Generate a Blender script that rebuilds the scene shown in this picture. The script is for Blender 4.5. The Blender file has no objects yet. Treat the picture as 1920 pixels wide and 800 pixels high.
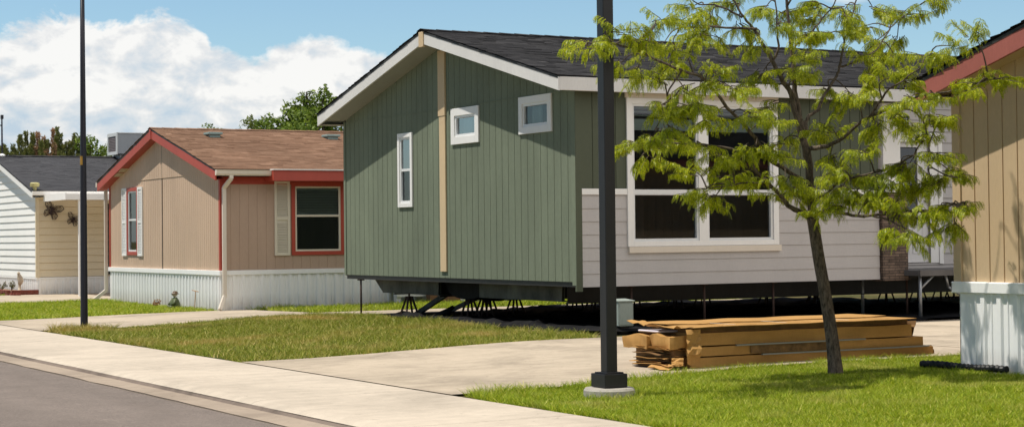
import bpy, math, random
import numpy as np
from mathutils import Vector, Matrix, noise

random.seed(7)
R = math.radians
scene = bpy.context.scene
COL = scene.collection
V = Vector

# ------------------------------------------------------------------ objects
def thing(name, label, cat, loc=(0, 0, 0), group=None):
    o = bpy.data.objects.new(name, None)
    o.empty_display_size = .3
    COL.objects.link(o)
    o.location = loc
    o['label'] = label
    o['category'] = cat
    if group:
        o['group'] = group
    return o

def tag(o, label, cat, group=None):
    o['label'] = label
    o['category'] = cat
    if group:
        o['group'] = group
    return o

def wloc(o):
    p = V((0, 0, 0))
    while o is not None:
        p += o.location
        o = o.parent
    return p

def copy_tree(o, parent=None):
    c = o.copy()
    COL.objects.link(c)
    if parent is not None:
        c.parent = parent
    for ch in list(o.children):
        copy_tree(ch, c)
    return c

class MB:
    """collects faces (world metres) and links them as one mesh object"""
    def __init__(self):
        self.v = []
        self.f = []
    def poly(self, *pts):
        n = len(self.v)
        self.v.extend([tuple(p) for p in pts])
        self.f.append(tuple(range(n, n + len(pts))))
    def para(self, o, a, b, c):
        o, a, b, c = V(o), V(a), V(b), V(c)
        if a.cross(b).dot(c) < 0:
            a, b = b, a
        p = [o, o + a, o + a + b, o + b, o + c, o + a + c, o + a + b + c, o + b + c]
        n = len(self.v)
        self.v.extend([tuple(q) for q in p])
        for q in ((3, 2, 1, 0), (4, 5, 6, 7), (0, 1, 5, 4), (1, 2, 6, 5), (2, 3, 7, 6), (3, 0, 4, 7)):
            self.f.append(tuple(n + i for i in q))
    def box(self, x0, x1, y0, y1, z0, z1):
        self.para((x0, y0, z0), (x1 - x0, 0, 0), (0, y1 - y0, 0), (0, 0, z1 - z0))
    def bx(self, P, u0, u1, z0, z1, n0, n1):
        O, U, N = P
        self.para(O + U * u0 + N * n0 + V((0, 0, z0)), U * (u1 - u0), N * (n1 - n0), V((0, 0, z1 - z0)))
    def beam(self, p, q, w, h=None, up=(0, 0, 1)):
        h = h or w
        p, q = V(p), V(q)
        d = (q - p)
        s = d.cross(V(up))
        if s.length < 1e-4:
            s = d.cross(V((1, 0, 0)))
        s.normalize()
        t = s.cross(d).normalized()
        self.para(p - s * w / 2 - t * h / 2, s * w, t * h, d)
    def tube(self, pts, rad, n=8, cap=True):
        pts = [V(p) for p in pts]
        if not hasattr(rad, '__len__'):
            rad = [rad] * len(pts)
        base = len(self.v)
        ref = V((.31, .17, .93))
        prev = None
        for i, p in enumerate(pts):
            d = (pts[min(i + 1, len(pts) - 1)] - pts[max(i - 1, 0)]).normalized()
            if prev is None:
                s = d.cross(V((1, 0, 0)) if abs(d.x) < .8 else V((0, 1, 0))).normalized()
            else:
                s = (prev - d * prev.dot(d)).normalized()
            prev = s
            t = d.cross(s)
            for k in range(n):
                a = 2 * math.pi * k / n
                self.v.append(tuple(p + (s * math.cos(a) + t * math.sin(a)) * rad[i]))
        for i in range(len(pts) - 1):
            for k in range(n):
                a, b = base + i * n + k, base + i * n + (k + 1) % n
                self.f.append((a, b, b + n, a + n))
        if cap:
            self.f.append(tuple(base + k for k in range(n))[::-1])
            self.f.append(tuple(base + (len(pts) - 1) * n + k for k in range(n)))
    def lathe(self, c, prof, n=16, sx=1, sy=1):
        base = len(self.v)
        for r, z in prof:
            for k in range(n):
                a = 2 * math.pi * k / n
                self.v.append((c[0] + r * math.cos(a) * sx, c[1] + r * math.sin(a) * sy, c[2] + z))
        for i in range(len(prof) - 1):
            for k in range(n):
                a, b = base + i * n + k, base + i * n + (k + 1) % n
                self.f.append((a, b, b + n, a + n))
        self.f.append(tuple(base + k for k in range(n))[::-1])
        self.f.append(tuple(base + (len(prof) - 1) * n + k for k in range(n)))
    def build(self, name, mat, parent=None, smooth=False, loc=None, bevel=0):
        me = bpy.data.meshes.new(name)
        org = wloc(parent) if parent is not None else (V(loc) if loc is not None else V((0, 0, 0)))
        me.from_pydata([(a - org.x, b - org.y, c - org.z) for a, b, c in self.v], [], self.f)
        me.materials.append(mat)
        if smooth:
            me.polygons.foreach_set('use_smooth', [True] * len(me.polygons))
        me.update()
        o = bpy.data.objects.new(name, me)
        COL.objects.link(o)
        if parent is not None:
            o.parent = parent
        elif loc is not None:
            o.location = loc
        if bevel:
            m = o.modifiers.new('edge', 'BEVEL')
            m.width = bevel
            m.segments = 2
            m.limit_method = 'ANGLE'
        return o

def struct(name, mb, mat):
    o = mb.build(name, mat)
    o['kind'] = 'structure'
    return o

def np_mesh(name, verts, faces_n, mat, parent=None, loc=None):
    """verts (n*k,3) already in face order, faces_n corners each"""
    me = bpy.data.meshes.new(name)
    org = wloc(parent) if parent is not None else (V(loc) if loc is not None else V((0, 0, 0)))
    verts = np.asarray(verts, dtype=np.float32) - np.array(org, dtype=np.float32)
    nv = len(verts)
    nf = nv // faces_n
    me.vertices.add(nv)
    me.vertices.foreach_set('co', verts.ravel())
    me.loops.add(nv)
    me.loops.foreach_set('vertex_index', np.arange(nv, dtype=np.int32))
    me.polygons.add(nf)
    me.polygons.foreach_set('loop_start', np.arange(0, nv, faces_n, dtype=np.int32))
    me.polygons.foreach_set('loop_total', np.full(nf, faces_n, dtype=np.int32))
    me.materials.append(mat)
    me.update(calc_edges=True)
    o = bpy.data.objects.new(name, me)
    COL.objects.link(o)
    if parent is not None:
        o.parent = parent
    elif loc is not None:
        o.location = loc
    return o

# ------------------------------------------------------------------ materials
def newmat(name):
    m = bpy.data.materials.new(name)
    m.use_nodes = True
    nt = m.node_tree
    b = nt.nodes['Principled BSDF']
    return m, nt, b

def nd(nt, t, **kw):
    n = nt.nodes.new(t)
    for k, v in kw.items():
        setattr(n, k, v)
    return n

def mixc(nt, fac, a, b, mode='MIX'):
    n = nd(nt, 'ShaderNodeMix', data_type='RGBA', blend_type=mode)
    for s, x in ((0, fac), (6, a), (7, b)):
        if hasattr(x, 'is_linked') or isinstance(x, bpy.types.NodeSocket):
            nt.links.new(x, n.inputs[s])
        elif s == 0:
            n.inputs[s].default_value = x
        else:
            n.inputs[s].default_value = (*x[:3], 1)
    return n.outputs[2]

def ramp(nt, fac, stops, interp='LINEAR'):
    n = nd(nt, 'ShaderNodeValToRGB')
    n.color_ramp.interpolation = interp
    el = n.color_ramp.elements
    while len(el) < len(stops):
        el.new(.5)
    for e, (p, c) in zip(el, stops):
        e.position = p
        e.color = (*c[:3], 1) if hasattr(c, '__len__') else (c, c, c, 1)
    nt.links.new(fac, n.inputs[0])
    return n.outputs[0]

def coords(nt, scale=(1, 1, 1), world=True):
    if world:
        g = nd(nt, 'ShaderNodeNewGeometry').outputs['Position']
    else:
        g = nd(nt, 'ShaderNodeTexCoord').outputs['Object']
    m = nd(nt, 'ShaderNodeMapping')
    m.inputs['Scale'].default_value = scale
    nt.links.new(g, m.inputs[0])
    return m.outputs[0]

def noise_tex(nt, scale, detail=4, rough=.6, vec=None, dist=0):
    n = nd(nt, 'ShaderNodeTexNoise')
    n.inputs['Scale'].default_value = scale
    n.inputs['Detail'].default_value = detail
    n.inputs['Roughness'].default_value = rough
    n.inputs['Distortion'].default_value = dist
    if vec is not None:
        nt.links.new(vec, n.inputs['Vector'])
    return n.outputs[0]

def bump(nt, b, h, strength, dist=.01):
    n = nd(nt, 'ShaderNodeBump')
    n.inputs['Strength'].default_value = strength
    n.inputs['Distance'].default_value = dist
    nt.links.new(h, n.inputs['Height'])
    nt.links.new(n.outputs[0], b.inputs['Normal'])

def scl(c, k):
    return tuple(min(1, x * k) for x in c)

def pmat(name, c, rough=.65, var=.16, scale=1.2, fine=.1, stretch=(1, 1, .35), metal=0, bmp=.15, bs=60, spec=.35, dirt=None, tint=None, sheet=0):
    """paint / metal / wood: broad stains, fine speckle, small bump"""
    m, nt, b = newmat(name)
    w = coords(nt, stretch)
    n1 = noise_tex(nt, scale, 5, .65, w)
    col = ramp(nt, n1, [(.3, scl(c, 1 - var)), (.7, scl(tint or c, 1 + var * .6))])
    w2 = coords(nt, (1, 1, .25))
    n2 = noise_tex(nt, 45, 3, .7, w2)
    col = mixc(nt, 1, col, ramp(nt, n2, [(.3, 1 - fine), (.7, 1 + 0 * fine)]), 'MULTIPLY')
    if sheet:                                 # each 1.22 m siding sheet has weathered a little differently
        sx = nd(nt, 'ShaderNodeSeparateXYZ')
        nt.links.new(nd(nt, 'ShaderNodeNewGeometry').outputs['Position'], sx.inputs[0])
        fl = nd(nt, 'ShaderNodeMath', operation='FLOOR')
        dv = nd(nt, 'ShaderNodeMath', operation='MULTIPLY_ADD')
        dv.inputs[1].default_value, dv.inputs[2].default_value = 1 / 1.22, .37
        nt.links.new(sx.outputs[1], dv.inputs[0])
        nt.links.new(dv.outputs[0], fl.inputs[0])
        wnz = nd(nt, 'ShaderNodeTexWhiteNoise', noise_dimensions='1D')
        nt.links.new(fl.outputs[0], wnz.inputs['W'])
        col = mixc(nt, 1, col, ramp(nt, wnz.outputs[0], [(0, 1 - sheet), (1, 1)]), 'MULTIPLY')
        run = noise_tex(nt, 1, 4, .7, coords(nt, (1, 7, .3)))
        col = mixc(nt, .35, col, ramp(nt, run, [(.4, .86), (.62, 1.02)]), 'MULTIPLY')
    if dirt:
        zc = nd(nt, 'ShaderNodeSeparateXYZ')
        nt.links.new(nd(nt, 'ShaderNodeNewGeometry').outputs['Position'], zc.inputs[0])
        mr = nd(nt, 'ShaderNodeMapRange')
        mr.inputs[1].default_value, mr.inputs[2].default_value = dirt[0], dirt[1]
        mr.inputs[3].default_value, mr.inputs[4].default_value = 1, 0
        nt.links.new(zc.outputs[2], mr.inputs[0])
        mul = nd(nt, 'ShaderNodeMath', operation='MULTIPLY')
        nt.links.new(mr.outputs[0], mul.inputs[0])
        nt.links.new(ramp(nt, noise_tex(nt, 6, 4, .7, w), [(.3, .1), (.7, .8)]), mul.inputs[1])
        col = mixc(nt, mul.outputs[0], col, dirt[2])
    nt.links.new(col, b.inputs['Base Color'])
    b.inputs['Roughness'].default_value = rough
    b.inputs['Metallic'].default_value = metal
    b.inputs['Specular IOR Level'].default_value = spec
    if bmp:
        bump(nt, b, noise_tex(nt, bs, 4, .6, coords(nt, (1, 1, .2))), bmp)
    return m

def shingle_mat(name, c1, c2, c3):
    m, nt, b = newmat(name)
    w = coords(nt)
    br = nd(nt, 'ShaderNodeTexBrick')
    br.offset = .37
    br.offset_frequency = 2
    br.inputs['Scale'].default_value = 1
    br.inputs['Brick Width'].default_value = .31
    br.inputs['Row Height'].default_value = .14
    br.inputs['Mortar Size'].default_value = .004
    br.inputs['Color1'].default_value = (*c1, 1)
    br.inputs['Color2'].default_value = (*c2, 1)
    br.inputs['Mortar'].default_value = (*scl(c2, .5), 1)
    br.inputs['Bias'].default_value = -.1
    nt.links.new(w, br.inputs['Vector'])
    rnd = nd(nt, 'ShaderNodeNewGeometry').outputs['Random Per Island']
    rc = ramp(nt, rnd, [(0, c1), (.4, c2), (.75, c1), (1, c3)])
    col = mixc(nt, .38, br.outputs[0], rc)
    col = mixc(nt, .5, col, ramp(nt, noise_tex(nt, 160, 2, .8, w), [(.3, .45), (.7, 1.25)]), 'MULTIPLY')
    col = mixc(nt, .6, col, ramp(nt, noise_tex(nt, .7, 4, .6, w), [(.3, .75), (.7, 1.2)]), 'MULTIPLY')
    nt.links.new(col, b.inputs['Base Color'])
    b.inputs['Roughness'].default_value = .95
    b.inputs['Specular IOR Level'].default_value = .15
    bump(nt, b, noise_tex(nt, 220, 2, .7, w), .5, .004)
    return m

def island_mat(name, stops, rough=.6, trans=0, big=None, spec=.2):
    """leaves and grass: colour by leaf, partly translucent"""
    m, nt, b = newmat(name)
    rnd = nd(nt, 'ShaderNodeNewGeometry').outputs['Random Per Island']
    col = ramp(nt, rnd, stops)
    if big:
        w = coords(nt)
        fac = ramp(nt, noise_tex(nt, big[0], 5, .65, w), [(big[1], 0), (big[2], 1)])
        col = mixc(nt, fac, col, mixc(nt, .75, col, big[3]))
    nt.links.new(col, b.inputs['Base Color'])
    b.inputs['Roughness'].default_value = rough
    b.inputs['Specular IOR Level'].default_value = spec
    if trans:
        out = nt.nodes['Material Output']
        t = nd(nt, 'ShaderNodeBsdfTranslucent')
        nt.links.new(mixc(nt, 1, col, (1.0, 1.0, .55), 'MULTIPLY'), t.inputs[0])
        mx = nd(nt, 'ShaderNodeMixShader')
        mx.inputs[0].default_value = trans
        nt.links.new(b.outputs[0], mx.inputs[1])
        nt.links.new(t.outputs[0], mx.inputs[2])
        nt.links.new(mx.outputs[0], out.inputs[0])
    return m

def glass_mat(name, tintc=(.75, .8, .8), refl=.0):
    m, nt, b = newmat(name)
    out = nt.nodes['Material Output']
    tr = nd(nt, 'ShaderNodeBsdfTransparent')
    tr.inputs[0].default_value = (*tintc, 1)
    gl = nd(nt, 'ShaderNodeBsdfGlossy')
    gl.inputs['Roughness'].default_value = .02
    gl.inputs[0].default_value = (.9, .95, 1, 1)
    fr = nd(nt, 'ShaderNodeFresnel')
    fr.inputs[0].default_value = 1.5
    w = coords(nt)
    bp = nd(nt, 'ShaderNodeBump')
    bp.inputs['Strength'].default_value = .02
    nt.links.new(noise_tex(nt, 2.5, 1, .4, w), bp.inputs['Height'])
    nt.links.new(bp.outputs[0], gl.inputs['Normal'])
    ad = nd(nt, 'ShaderNodeMath', operation='ADD')
    ad.inputs[1].default_value = refl
    nt.links.new(fr.outputs[0], ad.inputs[0])
    mx = nd(nt, 'ShaderNodeMixShader')
    nt.links.new(ad.outputs[0], mx.inputs[0])
    nt.links.new(tr.outputs[0], mx.inputs[1])
    nt.links.new(gl.outputs[0], mx.inputs[2])
    nt.links.new(mx.outputs[0], out.inputs[0])
    return m

def concrete_mat(name, c, dark=.75, crack=False):
    m, nt, b = newmat(name)
    w = coords(nt)
    n1 = noise_tex(nt, .55, 6, .7, w, .4)
    col = ramp(nt, n1, [(.32, scl(c, dark)), (.52, c), (.7, scl(c, 1.1))])
    col = mixc(nt, .7, col, ramp(nt, noise_tex(nt, 5, 6, .75, w), [(.3, .84), (.65, 1.05)]), 'MULTIPLY')
    col = mixc(nt, .6, col, ramp(nt, noise_tex(nt, 160, 2, .8, w), [(.3, .85), (.7, 1.1)]), 'MULTIPLY')
    sp = noise_tex(nt, 9, 3, .8, w, .3)
    col = mixc(nt, .8, col, ramp(nt, sp, [(.30, .62), (.37, 1)]), 'MULTIPLY')
    # long brush / tyre streaks running along the drive
    st = noise_tex(nt, 1, 5, .7, coords(nt, (.25, 5, 1)))
    col = mixc(nt, .5, col, ramp(nt, st, [(.36, .86), (.6, 1.03)]), 'MULTIPLY')
    if crack:
        vo = nd(nt, 'ShaderNodeTexVoronoi', feature='DISTANCE_TO_EDGE')
        vo.inputs['Scale'].default_value = .33
        wv = nd(nt, 'ShaderNodeVectorMath', operation='ADD')
        nz = nd(nt, 'ShaderNodeTexNoise')
        nz.inputs['Scale'].default_value = 1.5
        nz.inputs['Detail'].default_value = 6
        nt.links.new(w, nz.inputs['Vector'])
        sc = nd(nt, 'ShaderNodeVectorMath', operation='SCALE')
        sc.inputs['Scale'].default_value = .6
        nt.links.new(nz.outputs[1], sc.inputs[0])
        nt.links.new(w, wv.inputs[0])
        nt.links.new(sc.outputs[0], wv.inputs[1])
        nt.links.new(wv.outputs[0], vo.inputs['Vector'])
        col = mixc(nt, .55, col, ramp(nt, vo.outputs[0], [(0, .35), (.006, 1)]), 'MULTIPLY')
    nt.links.new(col, b.inputs['Base Color'])
    b.inputs['Roughness'].default_value = .9
    b.inputs['Specular IOR Level'].default_value = .2
    bump(nt, b, noise_tex(nt, 90, 4, .7, w), .3, .006)
    return m

def asphalt_mat():
    m, nt, b = newmat('asphalt')
    w = coords(nt)
    c = (.20, .165, .142)
    col = ramp(nt, noise_tex(nt, .45, 6, .7, coords(nt, (2.2, .35, 1))), [(.3, scl(c, .84)), (.7, scl(c, 1.1))])
    col = mixc(nt, .9, col, ramp(nt, noise_tex(nt, 110, 2, .9, w), [(.28, .4), (.5, 1), (.75, 1.7)]), 'MULTIPLY')
    col = mixc(nt, .8, col, ramp(nt, noise_tex(nt, 30, 5, .85, w), [(.3, .68), (.7, 1.28)]), 'MULTIPLY')
    col = mixc(nt, .7, col, ramp(nt, noise_tex(nt, 2.2, 5, .7, w), [(.35, .88), (.65, 1.1)]), 'MULTIPLY')
    nt.links.new(col, b.inputs['Base Color'])
    b.inputs['Roughness'].default_value = .9
    b.inputs['Specular IOR Level'].default_value = .25
    bump(nt, b, noise_tex(nt, 120, 3, .8, w), .7, .008)
    return m

def soil_mat():
    m, nt, b = newmat('lawn soil')
    w = coords(nt)
    col = ramp(nt, noise_tex(nt, .5, 6, .7, w), [(.35, (.05, .075, .018)), (.6, (.16, .13, .06)), (.75, (.22, .165, .09))])
    col = mixc(nt, .7, col, ramp(nt, noise_tex(nt, 40, 4, .8, w), [(.3, .5), (.7, 1.3)]), 'MULTIPLY')
    nt.links.new(col, b.inputs['Base Color'])
    b.inputs['Roughness'].default_value = 1
    b.inputs['Specular IOR Level'].default_value = .1
    bump(nt, b, noise_tex(nt, 50, 4, .8, w), .8, .03)
    return m

def bark_mat(name, c1, c2):
    m, nt, b = newmat(name)
    w = coords(nt, (1, 1, .3))
    n = noise_tex(nt, 38, 6, .75, w, .5)
    col = ramp(nt, n, [(.35, c1), (.62, c2)])
    col = mixc(nt, .5, col, ramp(nt, noise_tex(nt, 5, 3, .6, w), [(.35, .6), (.65, 1.2)]), 'MULTIPLY')
    nt.links.new(col, b.inputs['Base Color'])
    b.inputs['Roughness'].default_value = .9
    b.inputs['Specular IOR Level'].default_value = .2
    bump(nt, b, n, .9, .02)
    return m

def stone_mat(name, cols, bw, bh, mortar):
    m, nt, b = newmat(name)
    br = nd(nt, 'ShaderNodeTexBrick')
    br.offset = .43
    br.inputs['Scale'].default_value = 1
    br.inputs['Brick Width'].default_value = bw
    br.inputs['Row Height'].default_value = bh
    br.inputs['Mortar Size'].default_value = .006
    br.inputs['Color1'].default_value = (*cols[0], 1)
    br.inputs['Color2'].default_value = (*cols[1], 1)
    br.inputs['Mortar'].default_value = (*mortar, 1)
    g = nd(nt, 'ShaderNodeNewGeometry').outputs['Position']
    s = nd(nt, 'ShaderNodeSeparateXYZ')
    nt.links.new(g, s.inputs[0])
    ad = nd(nt, 'ShaderNodeMath', operation='ADD')
    nt.links.new(s.outputs[0], ad.inputs[0])
    nt.links.new(s.outputs[1], ad.inputs[1])
    cb = nd(nt, 'ShaderNodeCombineXYZ')
    nt.links.new(ad.outputs[0], cb.inputs[0])
    nt.links.new(s.outputs[2], cb.inputs[1])
    nt.links.new(cb.outputs[0], br.inputs['Vector'])
    w = coords(nt)
    col = mixc(nt, .8, br.outputs[0], ramp(nt, noise_tex(nt, 9, 4, .7, w), [(.3, .45), (.7, 1.4)]), 'MULTIPLY')
    nt.links.new(col, b.inputs['Base Color'])
    b.inputs['Roughness'].default_value = .85
    bump(nt, b, br.outputs[1], -.6, .02)
    return m

M = {}
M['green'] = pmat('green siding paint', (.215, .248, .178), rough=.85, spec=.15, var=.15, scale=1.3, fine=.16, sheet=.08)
M['green_shade'] = pmat('shaded green siding paint', (.085, .098, .062), var=.1)  # siding green darkened: the eave's shade is put into this colour
M['graylap'] = pmat('warm grey lap siding', (.505, .475, .46), var=.07, fine=.06)
M['white'] = pmat('white trim paint', (.86, .84, .81), rough=.5, var=.05, fine=.04)
M['cream_trim'] = pmat('cream trim paint', (.72, .64, .54), rough=.55, var=.05, fine=.05)
M['fascia_white'] = pmat('white fascia primer', (.72, .70, .67), rough=.6, var=.08, fine=.06)
M['soffit'] = pmat('soffit board', (.36, .36, .33), var=.08)
M['batten'] = pmat('raw tan trim board', (.68, .51, .31), var=.1, fine=.08)
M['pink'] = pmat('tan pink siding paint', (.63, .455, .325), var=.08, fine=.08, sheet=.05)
M['pink_shade'] = pmat('shaded tan pink siding paint', (.47, .335, .25), var=.08, fine=.08)  # gable paint made darker, with the side wall's shade put into the colour
M['red'] = pmat('brick red trim paint', (.43, .068, .042), rough=.5, var=.12, fine=.08)
M['maroon'] = pmat('faded maroon trim paint', (.40, .125, .10), rough=.6, var=.12, fine=.1)
M['tan'] = pmat('tan board siding paint', (.60, .44, .27), var=.06, fine=.08)
M['skirt'] = pmat('white steel skirting', (.92, .915, .90), rough=.45, var=.05, fine=.04, dirt=(.0, .35, (.45, .38, .30)))
M['vinyl'] = pmat('white vinyl siding', (.89, .865, .82), rough=.45, var=.04, fine=.03)
M['cream'] = pmat('cream vinyl siding', (.78, .67, .48), rough=.5, var=.05, fine=.04)
M['sh_dark'] = shingle_mat('charcoal shingles', (.026, .0255, .027), (.052, .050, .051), (.115, .11, .11))
M['sh_grey'] = shingle_mat('grey shingles', (.062, .062, .068), (.078, .078, .084), (.092, .092, .096))
M['sh_brown'] = shingle_mat('brown shingles', (.185, .105, .066), (.265, .155, .10), (.37, .23, .155))
M['deck_dark'] = pmat('roof edge', (.05, .05, .05), var=.2)
M['glass'] = glass_mat('window glass', (.62, .66, .66), .02)
M['glass_sky'] = glass_mat('reflective window glass', (.5, .6, .66), .22)
M['inside'] = pmat('dark interior', (.30, .28, .26), var=.2, bmp=0)
M['blind'] = pmat('slatted blind', (.55, .62, .56), rough=.5, var=.06, bmp=0)
M['sash'] = pmat('white vinyl sash', (.76, .76, .75), rough=.35, var=.04, fine=.02, bmp=0)
M['sash_cream'] = pmat('almond vinyl sash', (.68, .62, .50), rough=.35, var=.04, fine=.02, bmp=0)
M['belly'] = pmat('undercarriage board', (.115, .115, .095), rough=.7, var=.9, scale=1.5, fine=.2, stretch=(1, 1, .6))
M['steel_black'] = pmat('black chassis steel', (.022, .02, .019), rough=.5, var=.4, scale=4, fine=.2)
M['rust'] = pmat('rusty jack steel', (.075, .040, .030), rough=.75, var=.45, scale=6, fine=.25)
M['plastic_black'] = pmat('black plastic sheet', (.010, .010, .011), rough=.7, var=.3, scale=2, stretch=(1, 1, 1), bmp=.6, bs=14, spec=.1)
M['lamp'] = pmat('bronze black powder coat', (.015, .015, .016), rough=.42, var=.15, scale=3, fine=.08, bmp=.05)
M['lamp_blue'] = pmat('dark painted steel pole', (.017, .016, .024), rough=.45, var=.2, scale=3, fine=.1, bmp=.05)
M['footing'] = concrete_mat('weathered footing concrete', (.40, .37, .32), .7, False)
M['walk'] = concrete_mat('sidewalk concrete', (.535, .46, .37), .8, False)
M['drive'] = concrete_mat('driveway concrete', (.48, .40, .305), .64, False)
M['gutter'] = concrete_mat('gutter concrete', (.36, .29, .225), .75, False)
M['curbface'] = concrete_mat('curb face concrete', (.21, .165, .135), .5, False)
M['asphalt'] = asphalt_mat()
M['soil'] = soil_mat()
M['dirt'] = pmat('bare dirt', (.36, .25, .165), rough=1, var=.3, scale=3, fine=.3, stretch=(1, 1, 1), bmp=.8, bs=30, spec=.1)
M['card'] = pmat('brown cardboard', (.47, .25, .07), rough=.8, var=.16, scale=2.5, fine=.1, stretch=(.5, 1, 1), bmp=.1, tint=(.50, .275, .085))
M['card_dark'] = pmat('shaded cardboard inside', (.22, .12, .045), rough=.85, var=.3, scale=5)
M['strap'] = pmat('grey steel strip', (.26, .265, .24), rough=.5, var=.15)
M['foamwhite'] = pmat('white foam wrap', (.72, .68, .74), rough=.6, var=.1)
M['stain'] = pmat('water stained cardboard', (.20, .115, .045), rough=.85, var=.6, scale=9, fine=.2, stretch=(1, 1, 1))
M['util'] = pmat('pale green grey cabinet', (.30, .345, .315), rough=.5, var=.08)
M['stone'] = stone_mat('stacked ledge stone', [(.10, .066, .047), (.19, .13, .095)], .22, .045, (.05, .038, .03))
M['brickred'] = pmat('red edging brick', (.23, .06, .042), rough=.9, var=.3, scale=9, stretch=(1, 1, 1))
M['bark'] = bark_mat('honey locust bark', (.036, .028, .022), (.20, .155, .115))
M['bark_dark'] = bark_mat('dark bark', (.035, .026, .02), (.12, .09, .07))
M['locust'] = island_mat('locust leaves', [(0, (.15, .215, .006)), (.4, (.33, .40, .008)), (.75, (.50, .54, .012)), (1, (.70, .68, .06))], .4, .5, (2.2, .48, .74, (.18, .25, .01)), .35)
M['grass'] = island_mat('grass blades', [(0, (.14, .225, .012)), (.45, (.31, .41, .024)), (.85, (.50, .55, .05)), (1, (.72, .64, .18))], .5, .35, (.9, .54, .74, (.56, .50, .17)))
M['grass_dry'] = island_mat('drying grass blades', [(0, (.12, .17, .016)), (.45, (.26, .30, .034)), (.85, (.42, .39, .09)), (1, (.66, .52, .22))], .6, .3, (.42, .52, .66, (.60, .42, .17)))
M['leaf_tree'] = island_mat('ash leaves', [(0, (.07, .12, .018)), (.5, (.14, .21, .03)), (1, (.26, .33, .06))], .5, .3)
M['leaf_pale'] = island_mat('pale leaves', [(0, (.10, .14, .035)), (.5, (.17, .21, .055)), (1, (.26, .29, .09))], .5, .3)
M['leaf_conifer'] = island_mat('juniper sprays', [(0, (.10, .13, .04)), (.5, (.18, .20, .065)), (1, (.30, .29, .11))], .6, .2)
M['leaf_brown'] = island_mat('browned sprays', [(0, (.34, .19, .12)), (.5, (.46, .28, .19)), (1, (.58, .40, .28))], .7, .2)
M['herb'] = island_mat('small plant leaves', [(0, (.08, .11, .03)), (.6, (.16, .17, .06)), (1, (.30, .20, .13))], .6, .2)
M['garden_green'] = pmat('mossy green glaze', (.10, .125, .05), rough=.5, var=.5, scale=14, stretch=(1, 1, 1))
M['garden_face'] = pmat('pale face glaze', (.55, .45, .34), rough=.5, var=.1)
M['garden_brown'] = pmat('brown glaze', (.12, .075, .04), rough=.5, var=.2)
M['statue'] = pmat('cream cast stone', (.58, .48, .36), rough=.85, var=.2, scale=9)
M['rod'] = pmat('rusted rod', (.45, .24, .10), rough=.7, var=.3)
M['iron'] = pmat('dark brown wrought iron', (.055, .034, .034), rough=.5, var=.3)
M['iron_wing'] = pmat('bronze wing mesh', (.22, .15, .13), rough=.55, var=.3, scale=20)
M['cooler'] = pmat('grey cooler cabinet', (.29, .31, .33), rough=.5, var=.08)
M['cooler_light'] = pmat('light grey cooler end', (.62, .63, .62), rough=.5, var=.06)
M['cooler_grill'] = pmat('cooler pad grille', (.20, .17, .17), rough=.7, var=.2)
M['teal'] = pmat('weathered teal vent', (.28, .38, .36), rough=.5, var=.2)
M['alu'] = pmat('galvanised steel', (.42, .43, .44), rough=.4, var=.12, metal=.6)
M['deckboard'] = pmat('grey deck surface', (.15, .14, .135), rough=.9, var=.25)
M['yellow'] = pmat('faded yellow sticker', (.36, .20, .03), rough=.6, var=.3, scale=20)
M['yellow_cap'] = pmat('yellowed vent cap', (.50, .45, .20), rough=.6, var=.2)
M['door'] = pmat('white steel door', (.74, .72, .71), rough=.45, var=.05, fine=.03)
M['black'] = pmat('matt black metal', (.015, .015, .016), rough=.5, var=.2)
M['brownwood'] = pmat('brown porch board', (.30, .155, .085), rough=.8, var=.25)
M['lantern_glass'] = glass_mat('lantern glass', (.8, .78, .7))
M['drain'] = pmat('black corrugated pipe', (.012, .012, .013), rough=.5, var=.2)
M['lattice'] = pmat('pale vent slat', (.72, .60, .42), rough=.6, var=.08)

# ------------------------------------------------------------------ ground heights
def smooth(a, b, x):
    t = min(1, max(0, (x - a) / (b - a)))
    return t * t * (3 - 2 * t)

def zl(x, y):
    return .09 * smooth(8.1, 12.6, x) * (1 - smooth(30, 38, y))

# ------------------------------------------------------------------ wall builders
def plane(axis, val):
    if axis == 'gable':          # wall looking toward the street, u = world Y
        return (V((val, 0, 0)), V((0, 1, 0)), V((-1, 0, 0)))
    if axis == 'front':          # wall looking toward -Y, u = world X
        return (V((0, val, 0)), V((1, 0, 0)), V((0, -1, 0)))
    if axis == 'rear':
        return (V((0, val, 0)), V((1, 0, 0)), V((0, 1, 0)))
    if axis == 'back':
        return (V((val, 0, 0)), V((0, 1, 0)), V((1, 0, 0)))

def profile_points(kind, u0, u1, **k):
    pts = [(u0, 0.)]
    if kind == 'groove':
        s, w, d = k.get('s', .2), k.get('w', .012), k.get('d', .008)
        u = u0 + k.get('first', s)
        while u < u1 - .02:
            pts += [(u - w / 2, 0.), (u - w / 2 + .001, -d), (u + w / 2 - .001, -d), (u + w / 2, 0.)]
            u += s
    elif kind == 'rib':
        s, d = k.get('s', .23), k.get('d', .022)
        u = u0 + .03
        while u < u1 - s:
            pts += [(u, 0.), (u + .018, d), (u + .075, d), (u + .093, 0.), (u + s * .66, 0.), (u + s * .66 + .008, d * .45), (u + s * .66 + .02, d * .45), (u + s * .66 + .028, 0.)]
            u += s
    pts.append((u1, 0.))
    return pts

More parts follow.
